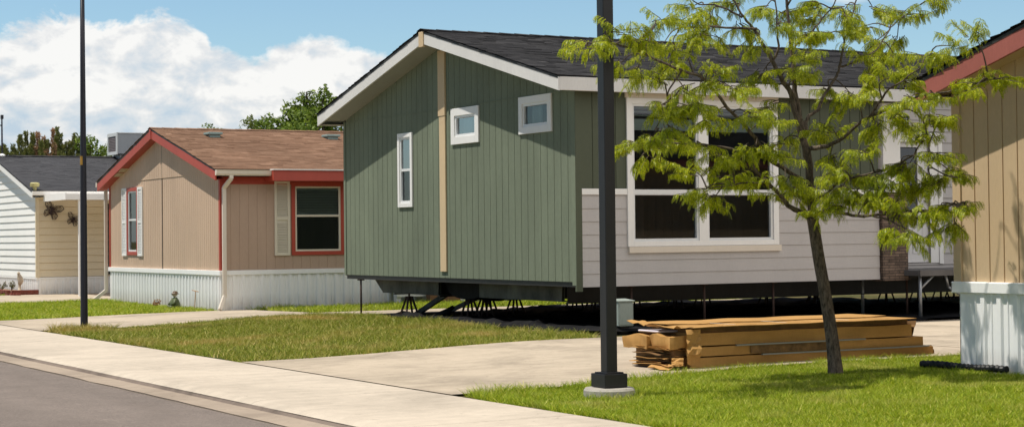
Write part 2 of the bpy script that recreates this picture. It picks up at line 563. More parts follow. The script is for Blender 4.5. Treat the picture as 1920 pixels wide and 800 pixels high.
def wall(mb, P, u0, u1, z0, top, kind='flat', holes=(), slope_out=0, **k):
    O, U, N = P
    if not callable(top):
        tv = top
        top = lambda u: tv
    pts = profile_points(kind, u0, u1, **k)
    us = [p[0] for p in pts]
    extra = [e for h in holes for e in h[:2]] + list(k.get('kinks', ()))
    import bisect
    for e in extra:
        if u0 < e < u1:
            i = bisect.bisect(us, e)
            a, b = pts[i - 1], pts[min(i, len(pts) - 1)]
            t = 0 if b[0] == a[0] else (e - a[0]) / (b[0] - a[0])
            pts.insert(i, (e, a[1] + (b[1] - a[1]) * t))
            us.insert(i, e)
    def W(u, z, n):
        zt = top(u)
        n2 = n + (slope_out * (zt - z) / max(.01, zt - z0) if slope_out else 0)
        return O + U * u + N * n2 + V((0, 0, z))
    flip = U.cross(V((0, 0, 1))).dot(N) < 0
    for (a, na), (b, nb) in zip(pts[:-1], pts[1:]):
        if b - a < 1e-6:
            continue
        mid = (a + b) / 2
        cuts = sorted([(h[2], h[3]) for h in holes if h[0] - 1e-6 <= mid <= h[1] + 1e-6])
        za = [z0] + [c for cc in cuts for c in cc] + [None]
        for i in range(0, len(za), 2):
            lo, hi = za[i], za[i + 1]
            ta, tb = (top(a), top(b)) if hi is None else (hi, hi)
            q = [W(a, lo, na), W(b, lo, nb), W(b, tb, nb), W(a, ta, na)]
            if flip:
                q.reverse()
            mb.poly(*q)
    for h in holes:              # reveals
        for q in ([(h[0], h[2]), (h[1], h[2])], [(h[1], h[2]), (h[1], h[3])], [(h[1], h[3]), (h[0], h[3])], [(h[0], h[3]), (h[0], h[2])]):
            (a, za), (b, zb) = q
            mb.poly(O + U * a + V((0, 0, za)), O + U * b + V((0, 0, zb)), O + U * b + N * -.11 + V((0, 0, zb)), O + U * a + N * -.11 + V((0, 0, za)))

def lap(mb, P, z0, z1, urange, e=.19, t=.014, holes=(), notch=.0025):
    """clapboards: each course leans out at its foot"""
    O, U, N = P
    zs = [z0]
    while zs[-1] + e < z1 - .01:
        zs.append(zs[-1] + e)
    zs.append(z1)
    for c0, c1 in zip(zs[:-1], zs[1:]):
        br = sorted({c0, c0 + notch, c1} | {h[i] for h in holes for i in (2, 3) if c0 < h[i] < c1})
        for a, b in zip(br[:-1], br[1:]):
            la, ra = urange(a)
            lb, rb = urange(b)
            na, nb = t * (1 - (a - c0) / e), t * (1 - (b - c0) / e)
            if b <= c0 + notch + 1e-6:
                na = nb = -.012
            m = (a + b) / 2
            hs = sorted([(h[0], h[1]) for h in holes if h[2] < m < h[3]])
            ed = [None] + [x for h in hs for x in h] + [None]
            for i in range(0, len(ed), 2):
                l, r = ed[i], ed[i + 1]
                p = [(la if l is None else l, a, na), (ra if r is None else r, a, na), (rb if r is None else r, b, nb), (lb if l is None else l, b, nb)]
                mb.poly(*[O + U * u + N * n + V((0, 0, z)) for u, z, n in p])
                if abs(a - c0 - notch) < 1e-6:
                    mb.poly(*[O + U * u + N * n + V((0, 0, a)) for u, n in ((p[0][0], na), (p[1][0], na), (p[1][0], -.012), (p[0][0], -.012))])
                if a == c0:
                    mb.poly(*[O + U * u + N * n + V((0, 0, a)) for u, n in ((p[0][0], 0), (p[1][0], 0), (p[1][0], -.012), (p[0][0], -.012))])
    for h in holes:
        for (a, za), (b, zb) in ([(h[0], h[2]), (h[1], h[2])], [(h[1], h[2]), (h[1], h[3])], [(h[1], h[3]), (h[0], h[3])], [(h[0], h[3]), (h[0], h[2])]):
            mb.poly(*[O + U * u + N * n + V((0, 0, z)) for u, z, n in ((a, za, t), (b, zb, t), (b, zb, -.11), (a, za, -.11))])

def pieces(name, mat, parent, *fs, **kw):
    out = []
    for f in fs:
        m = MB()
        f(m)
        out.append(m.build(name, mat, parent, **kw))
    return out

def ring(mb, P, u0, u1, z0, z1, w, n0, n1, wt=None, wb=None):
    wt = w if wt is None else wt
    wb = w if wb is None else wb
    mb.bx(P, u0, u0 + w, z0, z1, n0, n1)
    mb.bx(P, u1 - w, u1, z0, z1, n0, n1)
    mb.bx(P, u0 + w, u1 - w, z1 - wt, z1, n0, n1)
    if wb:
        mb.bx(P, u0 + w, u1 - w, z0, z0 + wb, n0, n1)

def facing_quad(m, P, u0, u1, z0, z1, n):
    O, U, N = P
    q = [O + U * u + N * n + V((0, 0, z)) for u, z in ((u0, z0), (u1, z0), (u1, z1), (u0, z1))]
    if U.cross(V((0, 0, 1))).dot(N) < 0:
        q.reverse()
    m.poly(*q)

def window(house, P, u0, u1, z0, z1, tw, trim, sash, glass, rail=None, blind=None, hole=None, proud=.028, upper_glass=None):
    """u0..z1 = outside of the trim; returns the hole in the wall"""
    mb = MB()
    ring(mb, P, u0, u1, z0, z1, tw, .0015, proud)
    w = mb.build('window', trim, house, bevel=.003)
    a, b, c, d = u0 + tw, u1 - tw, z0 + tw, z1 - tw
    mb = MB()
    ring(mb, P, a - .008, b + .008, c - .008, d + .008, .048, -.05, .012)
    if rail:
        mb.bx(P, a + .04, b - .04, rail - .022, rail + .022, -.045, .006)
    mb.build('sash', sash, w, bevel=.002)
    mb = MB()
    lo = rail if rail else None
    O, U, N = P
    def pane(m, za, zb, n):
        facing_quad(m, P, a + .03, b - .03, za, zb, n)
    if rail and upper_glass:
        pane(mb, c + .03, rail, -.02)
        mb.build('pane', glass, w)
        mb = MB()
        pane(mb, rail, d - .03, -.012)
        mb.build('pane', upper_glass, w)
    else:
        pane(mb, c + .03, d - .03, -.02)
        mb.build('pane', glass, w)
    if blind:
        mb = MB()
        z = d - .03
        mb.bx(P, a + .03, b - .03, z - .045, z, -.1, -.06)
        z -= .05
        while z > blind:
            p0 = O + U * (a + .035) + N * -.095 + V((0, 0, z - .02))
            mb.para(p0, U * (b - a - .07), N * .03 + V((0, 0, .022)), V((0, 0, .003)))
            z -= .036
        mb.bx(P, a + .03, b - .03, z - .01, z + .02, -.095, -.065)
        mb.build('blind', M['blind'], w)
    return (a, b, c, d)

def hole_of(u0, u1, z0, z1, tw):
    return (u0 + tw, u1 - tw, z0 + tw, z1 - tw)

def roof_slope(mb, ya, za, yb, zb, x0, x1, e=.14, t=.007, seed=1, xmax=None, x0f=None):
    """courses of shingles from eave (ya,za) to ridge (yb,zb); separate tabs of uneven thickness"""
    rng = random.Random(seed)
    L = math.hypot(yb - ya, zb - za)
    n = max(1, round(L / e))
    for i in range(n):
        f0, f1 = i / n, (i + 1) / n
        y0, y1 = ya + (yb - ya) * f0, ya + (yb - ya) * f1
        h0, h1 = za + (zb - za) * f0, za + (zb - za) * f1
        xe = xmax(y0) if xmax else x1
        x = x0 + rng.uniform(-.006, .012)
        while x < xe - .01:
            w = rng.choice((.14, .16, .2, .31, .31, .45))
            xn = min(xe, x + w)
            th = t * rng.choice((.75, 1, 1, 1.25, 1.9))
            dy = (y1 - y0) * rng.choice((0, 0, .06, -.05))
            p = [(x, y0 + dy, h0 + th), (xn, y0 + dy, h0 + th), (xn, y1, h1 + .0015), (x, y1, h1 + .0015)]
            q = [(x, y0 + dy, h0 - .004), (xn, y0 + dy, h0 - .004)]
            nb = len(mb.v)
            mb.v.extend(p + q)
            mb.f.append((nb, nb + 1, nb + 2, nb + 3))
            mb.f.append((nb + 4, nb + 5, nb + 1, nb))
            x = xn

# ================================================================== SETTING
mb = MB()
mb.poly((-900, -900, -.35), (1500, -900, -.35), (1500, 2200, -.35), (-900, 2200, -.35))
struct('ground', mb, M['soil'])

mb = MB()                                     # street, lightly crowned
xs = [-6.5, -3, 0, 2.5, 4.6, 5.9]
zsr = [-.11, -.05, -.03, -.05, -.075, -.088]
for i in range(len(xs) - 1):
    for j in range(40):
        ya, yb = -60 + j * 8, -52 + j * 8
        mb.poly((xs[i], ya, zsr[i]), (xs[i + 1], ya, zsr[i + 1]), (xs[i + 1], yb, zsr[i + 1]), (xs[i], yb, zsr[i]))
struct('road', mb, M['asphalt'])

mb = MB()                                     # gutter pan, its outer edge a little ragged
rng = random.Random(3)
y = -60.
prev = 5.85
while y < 260:
    st = .5 if -5 < y < 60 else 8
    nx = 5.85 + rng.uniform(-.02, .02)
    mb.poly((prev, y, -.080), (6.15, y, -.072), (6.15, y + st, -.072), (nx, y + st, -.080))
    prev = nx
    y += st
mb.poly((5.83, -60, -.081), (5.83, -60, -.2), (5.83, 260, -.2), (5.83, 260, -.081))
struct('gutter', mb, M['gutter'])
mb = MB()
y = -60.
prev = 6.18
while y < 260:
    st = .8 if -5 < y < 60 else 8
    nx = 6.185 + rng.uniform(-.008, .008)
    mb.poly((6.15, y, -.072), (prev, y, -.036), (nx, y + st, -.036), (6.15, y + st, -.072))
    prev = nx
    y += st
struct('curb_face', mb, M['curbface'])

mb = MB()                                     # sidewalk in slabs with open joints, front edge rolled
y = -60.
while y < 260:
    e = y + 3.05
    g = .004
    prof = [(6.175, -.04), (6.22, -.016), (6.30, -.004), (6.45, 0), (7.93, .006)]
    for (xa, za), (xb, zb) in zip(prof[:-1], prof[1:]):
        mb.poly((xa, y + g, za), (xb, y + g, zb), (xb, e - g, zb), (xa, e - g, za))
    mb.poly((7.93, y + g, .006), (7.93, y + g, -.1), (7.93, e - g, -.1), (7.93, e - g, .006))
    mb.poly((6.22, y + g, -.1), (7.93, y + g, -.1), (7.93, y + g, .006), (6.22, y + g, -.02))
    mb.poly((6.22, e - g, -.1), (7.93, e - g, -.1), (7.93, e - g, .006), (6.22, e - g, -.02))
    y = e
struct('sidewalk', mb, M['walk'])
mb = MB()                                     # bed under the joints
mb.poly((6.17, -60, -.06), (8.2, -60, -.06), (8.2, 260, -.06), (6.17, 260, -.06))
struct('sidewalk_bed', mb, M['gutter'])

def sheet(name, x0, x1, yl, yh, mat, dz, nx=24, ny=10, rag=0, seed=1):
    """ground sheet that follows the yard; yl(x), yh(x) give its two edges"""
    r = random.Random(seed)
    m = MB()
    jit = {}
    for i in range(nx):
        for j in range(ny):
            q = []
            for a, b in ((i, j), (i + 1, j), (i + 1, j + 1), (i, j + 1)):
                x = x0 + (x1 - x0) * a / nx
                y = yl(x) + (yh(x) - yl(x)) * b / ny
                q.append((x, y, zl(x, y) + dz))
            m.poly(*q)
    return struct(name, m, mat)

sheet('yard', 7.94, 14, lambda x: -40, lambda x: 140, M['soil'], -.012, 24, 120)
mb = MB()
for ya, yb in ((-40, 30), (30, 38), (38, 140), (140, 1200)):
    for xa, xb in ((14, 60), (60, 900)):
        mb.poly((xa, ya, zl(14, ya) - .012), (xb, ya, zl(14, ya) - .012), (xb, yb, zl(14, yb) - .012), (xa, yb, zl(14, yb) - .012))
struct('back_yards', mb, M['soil'])

def dr_lo(x): return 15.55 + .28 * smooth(8, 12, x)
def dr_hi(x): return 21.25 + .3 * smooth(8.5, 13, x)
sheet('driveway', 7.944, 15.6, dr_lo, dr_hi, M['drive'], .012)
def rd_lo(x): return 30.9 - .3 * smooth(8, 9, x) + .9 * smooth(9, 14, x)
def rd_hi(x): return 35.3 + 1.4 * smooth(8, 13.4, x)
sheet('red_house_driveway', 7.944, 13.9, rd_lo, rd_hi, M['drive'], .012)
sheet('red_house_driveway_back', 13.9, 24, lambda x: 30.6 + .02 * (x - 14), lambda x: 32.9, M['drive'], .016)
sheet('white_house_walk', 7.944, 20, lambda x: 45.2 + .2 * math.sin(x), lambda x: 51.9, M['drive'], .012)
mb = MB()                                     # concrete pad past the box stack, at the foot of the tan house
mb.poly((15.6, 15.2, .105), (22, 15.2, .105), (22, 22.4, .105), (15.6, 22.4, .105))
struct('side_pad', mb, M['drive'])
# bare strip along the black sheet and under the tan house
mb = MB()
for k in range(26):
    a = math.tau * k / 26
    b = math.tau * (k + 1) / 26
    f = lambda t: (13.55 + (.42 + .1 * math.sin(3 * t)) * math.cos(t), 23.6 + (.85 + .2 * math.sin(2 * t + 1)) * math.sin(t))
    (xa, ya), (xb, yb) = f(a), f(b)
    mb.poly((13.55, 23.6, zl(13.5, 23) + .006), (xa, ya, zl(xa, ya) + .002), (xb, yb, zl(xb, yb) + .002))
struct('dirt_patch', mb, M['dirt'])

# ------------------------------------------------------------------ grass (blades)
def grass(name, x0, x1, y0, y1, dens, mat, hgt, wid, keep, label, seed, hvar=None):
    r = np.random.default_rng(seed)
    n = int((x1 - x0) * (y1 - y0) * dens)
    x = r.uniform(x0, x1, n)
    y = r.uniform(y0, y1, n)
    k = np.array([keep(a, b) for a, b in zip(x, y)])
    u = r.uniform(0, 1, n) < k
    x, y = x[u], y[u]
    n = len(x)
    cl = np.array([noise.noise(V((a * .9, b * .9, 1.7))) for a, b in zip(x, y)])
    cl2 = np.array([noise.noise(V((a * 4.5, b * 4.5, 5.1))) for a, b in zip(x, y)])
    h = hgt * (1 + .55 * cl + .4 * cl2) * r.uniform(.55, 1.4, n)
    h = np.clip(h, hgt * .25, None)
    if hvar:
        h *= np.array([hvar(a, b) for a, b in zip(x, y)])
    w = wid * r.uniform(.6, 1.3, n)
    z = np.array([zl(a, b) for a, b in zip(x, y)]) - .014
    an = r.uniform(0, math.tau, n)
    la = r.uniform(0, math.tau, n)
    le = h * r.uniform(.2, 1.7, n)
    vx, vy = np.cos(an) * w / 2, np.sin(an) * w / 2
    tri = np.empty((n, 3, 3), np.float32)
    tri[:, 0] = np.stack([x - vx, y - vy, z], 1)
    tri[:, 1] = np.stack([x + vx, y + vy, z], 1)
    tri[:, 2] = np.stack([x + np.cos(la) * le, y + np.sin(la) * le, z + h], 1)
    o = np_mesh(name, tri.reshape(-1, 3), 3, mat)
    o['kind'] = 'stuff'
    o['label'] = label
    o['category'] = 'grass'
    return o

def k_near(x, y):
    if x < 8.0 + .05 * math.sin(y * 5) or y > dr_lo(x) + .04 * math.sin(x * 6) + .03 * math.sin(x * 17):
        return 0
    if (x - 9.06) ** 2 + (y - 14.47) ** 2 < .06:
        return 0
    if x > 13.15 and y < 14.3:
        return 0
    if y < 10.2 - .0 * x:
        return .6
    return 1
grass('lawn_grass', 7.96, 14.9, 8.4, 16.2, 6600, M['grass'], .041, .0085, k_near, 'bright green mown lawn around the young tree and the square lamp post', 11,
      lambda x, y: 1.7 if y > dr_lo(x) - .12 or x < 8.12 or (x - 9.06) ** 2 + (y - 14.47) ** 2 < .11 else (1.9 if noise.noise(V((x * 3.1, y * 3.1, 4))) > .52 else 1))

def k_mid(x, y):
    if x < 8.03 + .06 * math.sin(y * 4) or y < dr_hi(x) + .04 * math.sin(x * 7) or y > rd_lo(x) - .03:
        return 0
    if x > 13.42 + .12 * math.sin(y * 1.7) + .28 * smooth(24, 28, y):
        return 0
    d = ((x - 13.55) / .5) ** 2 + ((y - 23.6) / 1.0) ** 2
    if d < 1:
        return .04
    p = noise.noise(V((x * .55, y * .4, 9.3)))
    return .45 if p > .18 else 1
def h_mid(x, y):
    if (x - 8.6) ** 2 + (y - 30.5) ** 2 < .3:
        return 2.3
    if x > 12.9:
        return 1.1 + .8 * max(0, noise.noise(V((x * 1.5, y * 1.1, 2))) + .2)
    if y < dr_hi(x) + .2 and x < 9:
        return 1.6
    return 1
grass('lawn_grass', 7.98, 14.4, 21.2, 31.9, 2100, M['grass_dry'], .062, .015, k_mid, 'patchy half dry lawn in front of the raised green house', 12, h_mid)

def k_far(x, y):
    return 1 if x > 8.02 and rd_hi(x) + .03 < y < 45.2 + .2 * math.sin(x) and x < 13.22 else 0
grass('lawn_grass', 7.98, 13.3, 35.2, 45.4, 900, M['grass'], .07, .022, k_far, 'green lawn strip in front of the tan pink house', 13)
grass('lawn_grass', 13.9, 24, 32.85, 36.7, 700, M['grass'], .10, .022, lambda x, y: 1 if x > 13.95 + .25 * math.sin(y * 3) else 0, 'green grass strip along the white skirting of the tan pink house', 14)
grass('lawn_grass', 8.0, 12.9, 51.95, 60, 300, M['grass'], .07, .03, lambda x, y: 1, 'small green lawn patch beside the brick edged bed', 15)

# ================================================================== GREEN HOUSE
GX, GY0, GY1 = 13.78, 22.87, 31.27
RX, EY, EZ, RY, RZ = 13.34, 22.63, 3.84, 27.07, 4.95
SL = (RZ - EZ) / (RY - EY)
def groof(y):
    return EZ + SL * ((y - EY) if y < RY else (2 * RY - EY - y))
gh = thing('manufactured_house', 'dark green house with black shingle roof raised on jacks, white fascia and tan centre strip', 'house', (GX, 27.07, .09))
PG = plane('gable', GX)
wins = [('tall', 28.33, 28.91, 2.05, 3.345), ('mid', 25.86, 26.835, 3.05, 3.645), ('right', 23.525, 24.53, 3.095, 3.67)]
tws = {'tall': .075, 'mid': .125, 'right': .11}
holes = [hole_of(a, b, c, d, tws[n]) for n, a, b, c, d in wins]
mb = MB()
wall(mb, PG, GY0 + .1, GY1 - .07, .84, lambda u: groof(u) - .17, 'groove', holes, s=.203, w=.012, d=.009, first=.12, kinks=(RY,))
mb.build('gable_wall', M['green'], gh)
mb = MB()                                     # sheet joint across the gable and the upper sheets standing proud
for a, b in ((GY0 + .1, 27.03), (27.29, GY1 - .07)):
    if a < 27:
        mb.bx(PG, a + .2, b, 3.668, 3.684, -.012, .010)
    else:
        mb.bx(PG, a, b - .2, 3.668, 3.684, -.012, .010)
mb.build('joint_flashing', M['green'], gh)
pieces('corner_board', M['green'], gh,
       lambda m: m.bx(PG, GY0 - .012, GY0 + .1, .79, groof(GY0) - .2, -.02, .016),
       lambda m: m.bx(PG, GY1 - .07, GY1 + .012, .83, groof(GY1) - .2, -.02, .016))
for n, a, b, c, d in wins:
    tw = tws[n]
    window(gh, PG, a, b, c, d, tw, M['white'], M['sash'], M['glass'], rail=2.70 if n == 'tall' else None, proud=.03,
           upper_glass=M['glass_sky'] if n == 'tall' else None) if n != 'mid' else window(gh, PG, a, b, c, d, tw, M['white'], M['sash'], M['glass_sky'], proud=.03)
for o_ in [c for c in gh.children if c.name.startswith('window')]:
    zc = o_.data.vertices[0].co.z
    ys = [v.co.y + 27.07 for v in o_.data.vertices]
    y1_, y0_ = max(ys), min(ys)
    zs_ = [v.co.z + .09 for v in o_.data.vertices]
    wd = y1_ - y0_
    m = MB()                                  # gathered curtain behind the far third of the glass
    n = 14
    ca, cb_ = (y1_ - .16 * wd, y1_ - wd * .45) if wd > .7 else (y1_ - .1, y1_ - .22)
    for k in range(n):
        a, b = ca + (cb_ - ca) * k / n, ca + (cb_ - ca) * (k + 1) / n
        xa, xb = GX + .13 + .018 * math.sin(k * 1.9), GX + .13 + .018 * math.sin((k + 1) * 1.9)
        m.poly((xa, a, min(zs_) + .04), (xb, b, min(zs_) + .04), (xb, b, max(zs_) - .04), (xa, a, max(zs_) - .04))
    m.build('curtain', M['blind'], o_)
PF = plane('front', GY0)
big = (14.665, 17.475, 1.35, 3.575)
bh = [(14.77, 15.965, 1.43, 3.49), (16.125, 17.37, 1.43, 3.49)]
mb = MB()
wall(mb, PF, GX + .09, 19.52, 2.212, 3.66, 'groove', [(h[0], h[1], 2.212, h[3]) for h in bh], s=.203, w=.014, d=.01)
mb.build('upper_front_wall', M['green_shade'], gh)
mb = MB()
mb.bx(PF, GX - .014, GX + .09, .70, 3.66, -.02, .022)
mb.build('corner_board', M['green_shade'], gh)
mb = MB()
lap(mb, PF, .76, 2.13, lambda z: (GX + .09, 19.52), .193, .011, [(h[0], h[1], h[2], 2.13) for h in bh])
mb.build('lower_front_wall', M['graylap'], gh)
pieces('belt_trim', M['white'], gh,
       lambda m: m.bx(PF, GX + .09, big[0] - .002, 2.128, 2.214, -.01, .026),
       lambda m: m.bx(PF, big[1] + .002, 19.52, 2.128, 2.214, -.01, .026))
# double window
mb = MB()
ring(mb, PF, big[0], big[1], big[2], big[3], .1, .001, .032, wt=.085, wb=.08)
mb.bx(PF, 15.96, 16.13, big[2] + .08, big[3] - .085, .001, .03)
wn = mb.build('window', M['white'], gh, bevel=.003)
mb = MB()
mb.bx(PF, big[0] - .02, big[1] + .02, 3.577, 3.655, .001, .034)
mb.build('head_trim', M['cream_trim'], wn)
mb = MB()
mb.bx(PF, big[0] + .01, big[1] + .03, 1.255, 1.348, .001, .05)
mb.build('sill', M['cream_trim'], wn)
for i, h in enumerate(bh):
    mb = MB()
    ring(mb, PF, h[0] - .004, h[1] + .004, h[2] - .004, h[3] + .004, .04, -.06, .008)
    mb.bx(PF, h[0] + .036, h[1] - .036, 2.12, 2.205, -.055, .004)
    mb.build('sash', M['sash'], wn, bevel=.002)
    O, U, N = PF
    mb = MB()
    for za, zb, n in ((h[2] + .03, 2.13, -.035), (2.19, h[3] - .03, -.02)):
        mb.poly(*[O + U * u + N * n + V((0, 0, z)) for u, z in ((h[0] + .03, za), (h[1] - .03, za), (h[1] - .03, zb), (h[0] + .03, zb))])
    mb.build('pane', M['glass'], wn)
    mb = MB()
    z = h[3] - .05
    while z > 3.28:
        mb.para(O + U * (h[0] + .045) + N * -.1 + V((0, 0, z - .02)), U * (h[1] - h[0] - .09), N * .03 + V((0, 0, .018)), V((0, 0, .003)))
        z -= .055
    mb.bx(PF, h[0] + .045, h[1] - .045, 3.10, 3.27, -.1, -.065)
    mb.build('blind', M['blind'], wn)
# entry recess
PR = plane('front', 24.1)
mb = MB()
dh = (20.86, 21.70, .985, 3.12)
lap(mb, PR, .76, 4.16, lambda z: (19.52, 31.5), .193, .019, [dh])
mb.build('recessed_wall', M['graylap'], gh)
mb = MB()
mb.box(19.50, 19.519, GY0 + .002, 24.1, .76, 3.66)
mb.build('recess_side_wall', M['graylap'], gh)
mb = MB()
mb.box(19.535, 20.07, 22.80, 23.25, .735, 2.17)
mb.build('stone_pier', M['stone'], gh, bevel=.01)
mb = MB()
mb.box(19.515, 20.09, 22.78, 23.27, 2.172, 2.215)
mb.box(19.62, 19.985, 22.86, 23.19, 2.215, 3.63)
mb.box(19.58, 20.025, 22.83, 23.22, 2.217, 2.33)
mb.build('porch_post', M['white'], gh, bevel=.006)
mb = MB()
ring(mb, PR, dh[0] - .08, dh[1] + .28, dh[2] - .02, dh[3] + .12, .09, .014, .045, wt=.16, wb=0)
mb.bx(PR, dh[1] + .0, dh[1] + .19, dh[2], dh[3] - .03, .0, .03)
fr = mb.build('door_frame', M['white'], gh, bevel=.004)
mb = MB()
ring(mb, PR, dh[0] + .01, dh[1] - .005, dh[2] + .01, dh[3] - .01, .11, -.06, -.02, wt=.12, wb=.9)
for u0, u1 in ((dh[0] + .17, dh[0] + .40), (dh[0] + .47, dh[0] + .71)):
    ring(mb, PR, u0, u1, 1.15, 1.78, .02, -.02, -.012)
mb.bx(PR, dh[1] - .235, dh[1] - .115, 1.885, 2.985, -.06, -.02)
dr = mb.build('door', M['door'], gh, bevel=.004)
mb = MB()
O, U, N = PR
mb.poly(*[O + U * u + N * -.045 + V((0, 0, z)) for u, z in ((dh[0] + .11, 1.88), (dh[1] - .23, 1.88), (dh[1] - .23, 2.98), (dh[0] + .11, 2.98))])
mb.build('pane', M['glass'], dr)
mb = MB()
mb.tube([(dh[1] - .07, 24.125, 2.06), (dh[1] - .07, 24.06, 2.06)], [.022, .03], 10)
mb.build('handle', M['alu'], dr, smooth=True)
mb = MB()
mb.tube([(dh[1] - .07, 24.125, 2.2), (dh[1] - .07, 24.09, 2.2)], [.022, .022], 10)
mb.build('lock', M['alu'], dr, smooth=True)
# lantern on the post: lifted off with screws, part of the house
mb = MB()
mb.lathe((19.81, 22.84, 3.42), [(.0, -.07), (.075, -.06), (.08, 0), (.075, .06), (0, .07)], 14, 1, .35)
mb.tube([(19.81, 22.82, 3.44), (19.81, 22.72, 3.47), (19.85, 22.66, 3.42)], .012, 6)
for dx in (-.055, .055):
    for dy in (-.055, .055):
        mb.box(19.88 + dx - .008, 19.88 + dx + .008, 22.66 + dy - .008, 22.66 + dy + .008, 3.17, 3.37)
mb.box(19.81, 19.95, 22.59, 22.73, 3.37, 3.40)
mb.box(19.815, 19.945, 22.595, 22.725, 3.155, 3.172)
ln = mb.build('wall_lantern', M['black'], gh)
mb = MB()
mb.box(19.832, 19.928, 22.612, 22.708, 3.18, 3.36)
mb.build('pane', M['lantern_glass'], ln)
# rest of the shell, closed so that the rooms are dark
mb = MB()
wall(mb, plane('rear', GY1), GX + .02, 31.5, .84, 3.66, 'groove', s=.4)
wall(mb, plane('back', 31.5), 24.1, GY1, .84, lambda u: groof(u) - .17, 'flat', kinks=(RY,))
mb.build('rear_wall', M['green'], gh)
mb = MB()
mb.box(GX + .02, 31.48, GY0 + .03, GY1 - .03, .765, .835)
mb.build('floor_rim', M['steel_black'], gh)
mb = MB()
mb.box(17.6, 17.64, GY0 + .12, 31, .84, 3.7)
mb.box(GX + .12, 31, 26.9, 26.94, .84, 3.7)
mb.box(GX + .12, 19.4, GY0 + .12, 31.1, 3.70, 3.73)
mb.build('inner_partition', M['inside'], gh)
# roof
xm = lambda y: 20.55 if y < 23.9 else 31.9
mb = MB()
roof_slope(mb, EY - .03, EZ + .012, RY, RZ + .02, RX - .02, 31.9, xmax=xm, seed=4)
roof_slope(mb, 2 * RY - EY + .03, EZ + .012, RY, RZ + .02, RX - .02, 31.9, seed=5)
roof = mb.build('roof', M['sh_dark'], gh)
mb = MB()
for x in np.arange(RX - .02, 31.9, .3):
    x = float(x)
    for s in (-1, 1):
        mb.poly((x, RY, RZ + .045), (x + .33, RY, RZ + .036), (x + .33, RY + s * .15, RZ + .0), (x, RY + s * .15, RZ + .008))
mb.build('ridge_cap', M['sh_dark'], roof)
mb = MB()
def slab(mb, x0, x1, ya, yb, t0, t1):
    za, zb = groof(ya), groof(yb)
    c = [(x, y, z + t) for t in (t0, t1) for x, y, z in ((x0, ya, za), (x1, ya, za), (x1, yb, zb), (x0, yb, zb))]
    n = len(mb.v)
    mb.v.extend(c)
    for q in ((3, 2, 1, 0), (4, 5, 6, 7), (0, 1, 5, 4), (1, 2, 6, 5), (2, 3, 7, 6), (3, 0, 4, 7)):
        mb.f.append(tuple(n + i for i in q))
slab(mb, RX + .0, 20.55, EY, 23.9, -.03, .004)
slab(mb, RX + .0, 31.9, 23.9, RY, -.03, .004)
slab(mb, RX + .0, 31.9, RY, 2 * RY - EY, -.03, .004)
mb.build('roof_deck', M['deck_dark'], roof)
mb = MB()                                     # rake boards
def rake(mb, x0, x1, ya, yb, h, t):
    za, zb = groof(ya), groof(yb)
    n = len(mb.v)
    mb.v.extend([(x, y, z - d) for d in (t, t + h) for x, y, z in ((x0, ya, za), (x1, ya, za), (x1, yb, zb), (x0, yb, zb))])
    for q in ((3, 2, 1, 0), (4, 5, 6, 7), (0, 1, 5, 4), (1, 2, 6, 5), (2, 3, 7, 6), (3, 0, 4, 7)):
        mb.f.append(tuple(n + i for i in q))
rake(mb, RX + .005, RX + .035, EY - .02, RY - .085, .20, .008)
rake(mb, RX + .005, RX + .035, RY + .085, 2 * RY - EY + .02, .20, .008)
mb.build('rake_board', M['fascia_white'], gh, bevel=.003)
mb = MB()
mb.box(RX + .036, 20.53, EY - .02, EY + .015, EZ - .205, EZ - .008)
mb.box(20.53, 20.56, EY - .02, 23.9, EZ - .205, EZ - .008)
mb.box(20.56, 31.9, 23.86, 23.895, groof(23.9) - .2, groof(23.9) - .03)
mb.box(RX + .036, 31.9, 2 * RY - EY - .015, 2 * RY - EY + .02, EZ - .205, EZ - .008)
mb.build('eave_board', M['fascia_white'], gh, bevel=.003)
mb = MB()
for ya, yb in ((EY + .016, RY), (RY, 2 * RY - EY - .016)):
    za, zb = groof(ya) - .195, groof(yb) - .195
    mb.poly((RX + .036, ya, za), (GX - .001, ya, za), (GX - .001, yb, zb), (RX + .036, yb, zb))
mb.poly((GX - .02, EY + .016, EZ - .19), (19.52, EY + .016, EZ - .19), (19.52, GY0 + .02, EZ - .19), (GX - .02, GY0 + .02, EZ - .19))
mb.poly((19.52, EY + .016, EZ - .19), (20.53, EY + .016, EZ - .19), (20.53, 24.1, EZ - .19), (19.52, 24.1, EZ - .19))
mb.poly((RX + .04, GY1 - .01, EZ - .19), (31.9, GY1 - .01, EZ - .19), (31.9, 2 * RY - EY - .02, EZ - .19), (RX + .04, 2 * RY - EY - .02, EZ - .19))
mb.build('soffit', M['soffit'], gh)
# tan joint cover down the gable and at the peak
mb = MB()
mb.bx(PG, 27.05, 27.265, .945, 3.55, .002, .028)
mb.bx(PG, 27.04, 27.29, 3.552, 4.66, .002, .036)
mb.build('centre_batten', M['batten'], gh, bevel=.003)
mb = MB()
mb.bx(plane('gable', RX), 26.985, 27.155, RZ - .265, RZ - .012, -.035, .012)
mb.build('peak_block', M['batten'], gh, bevel=.003)
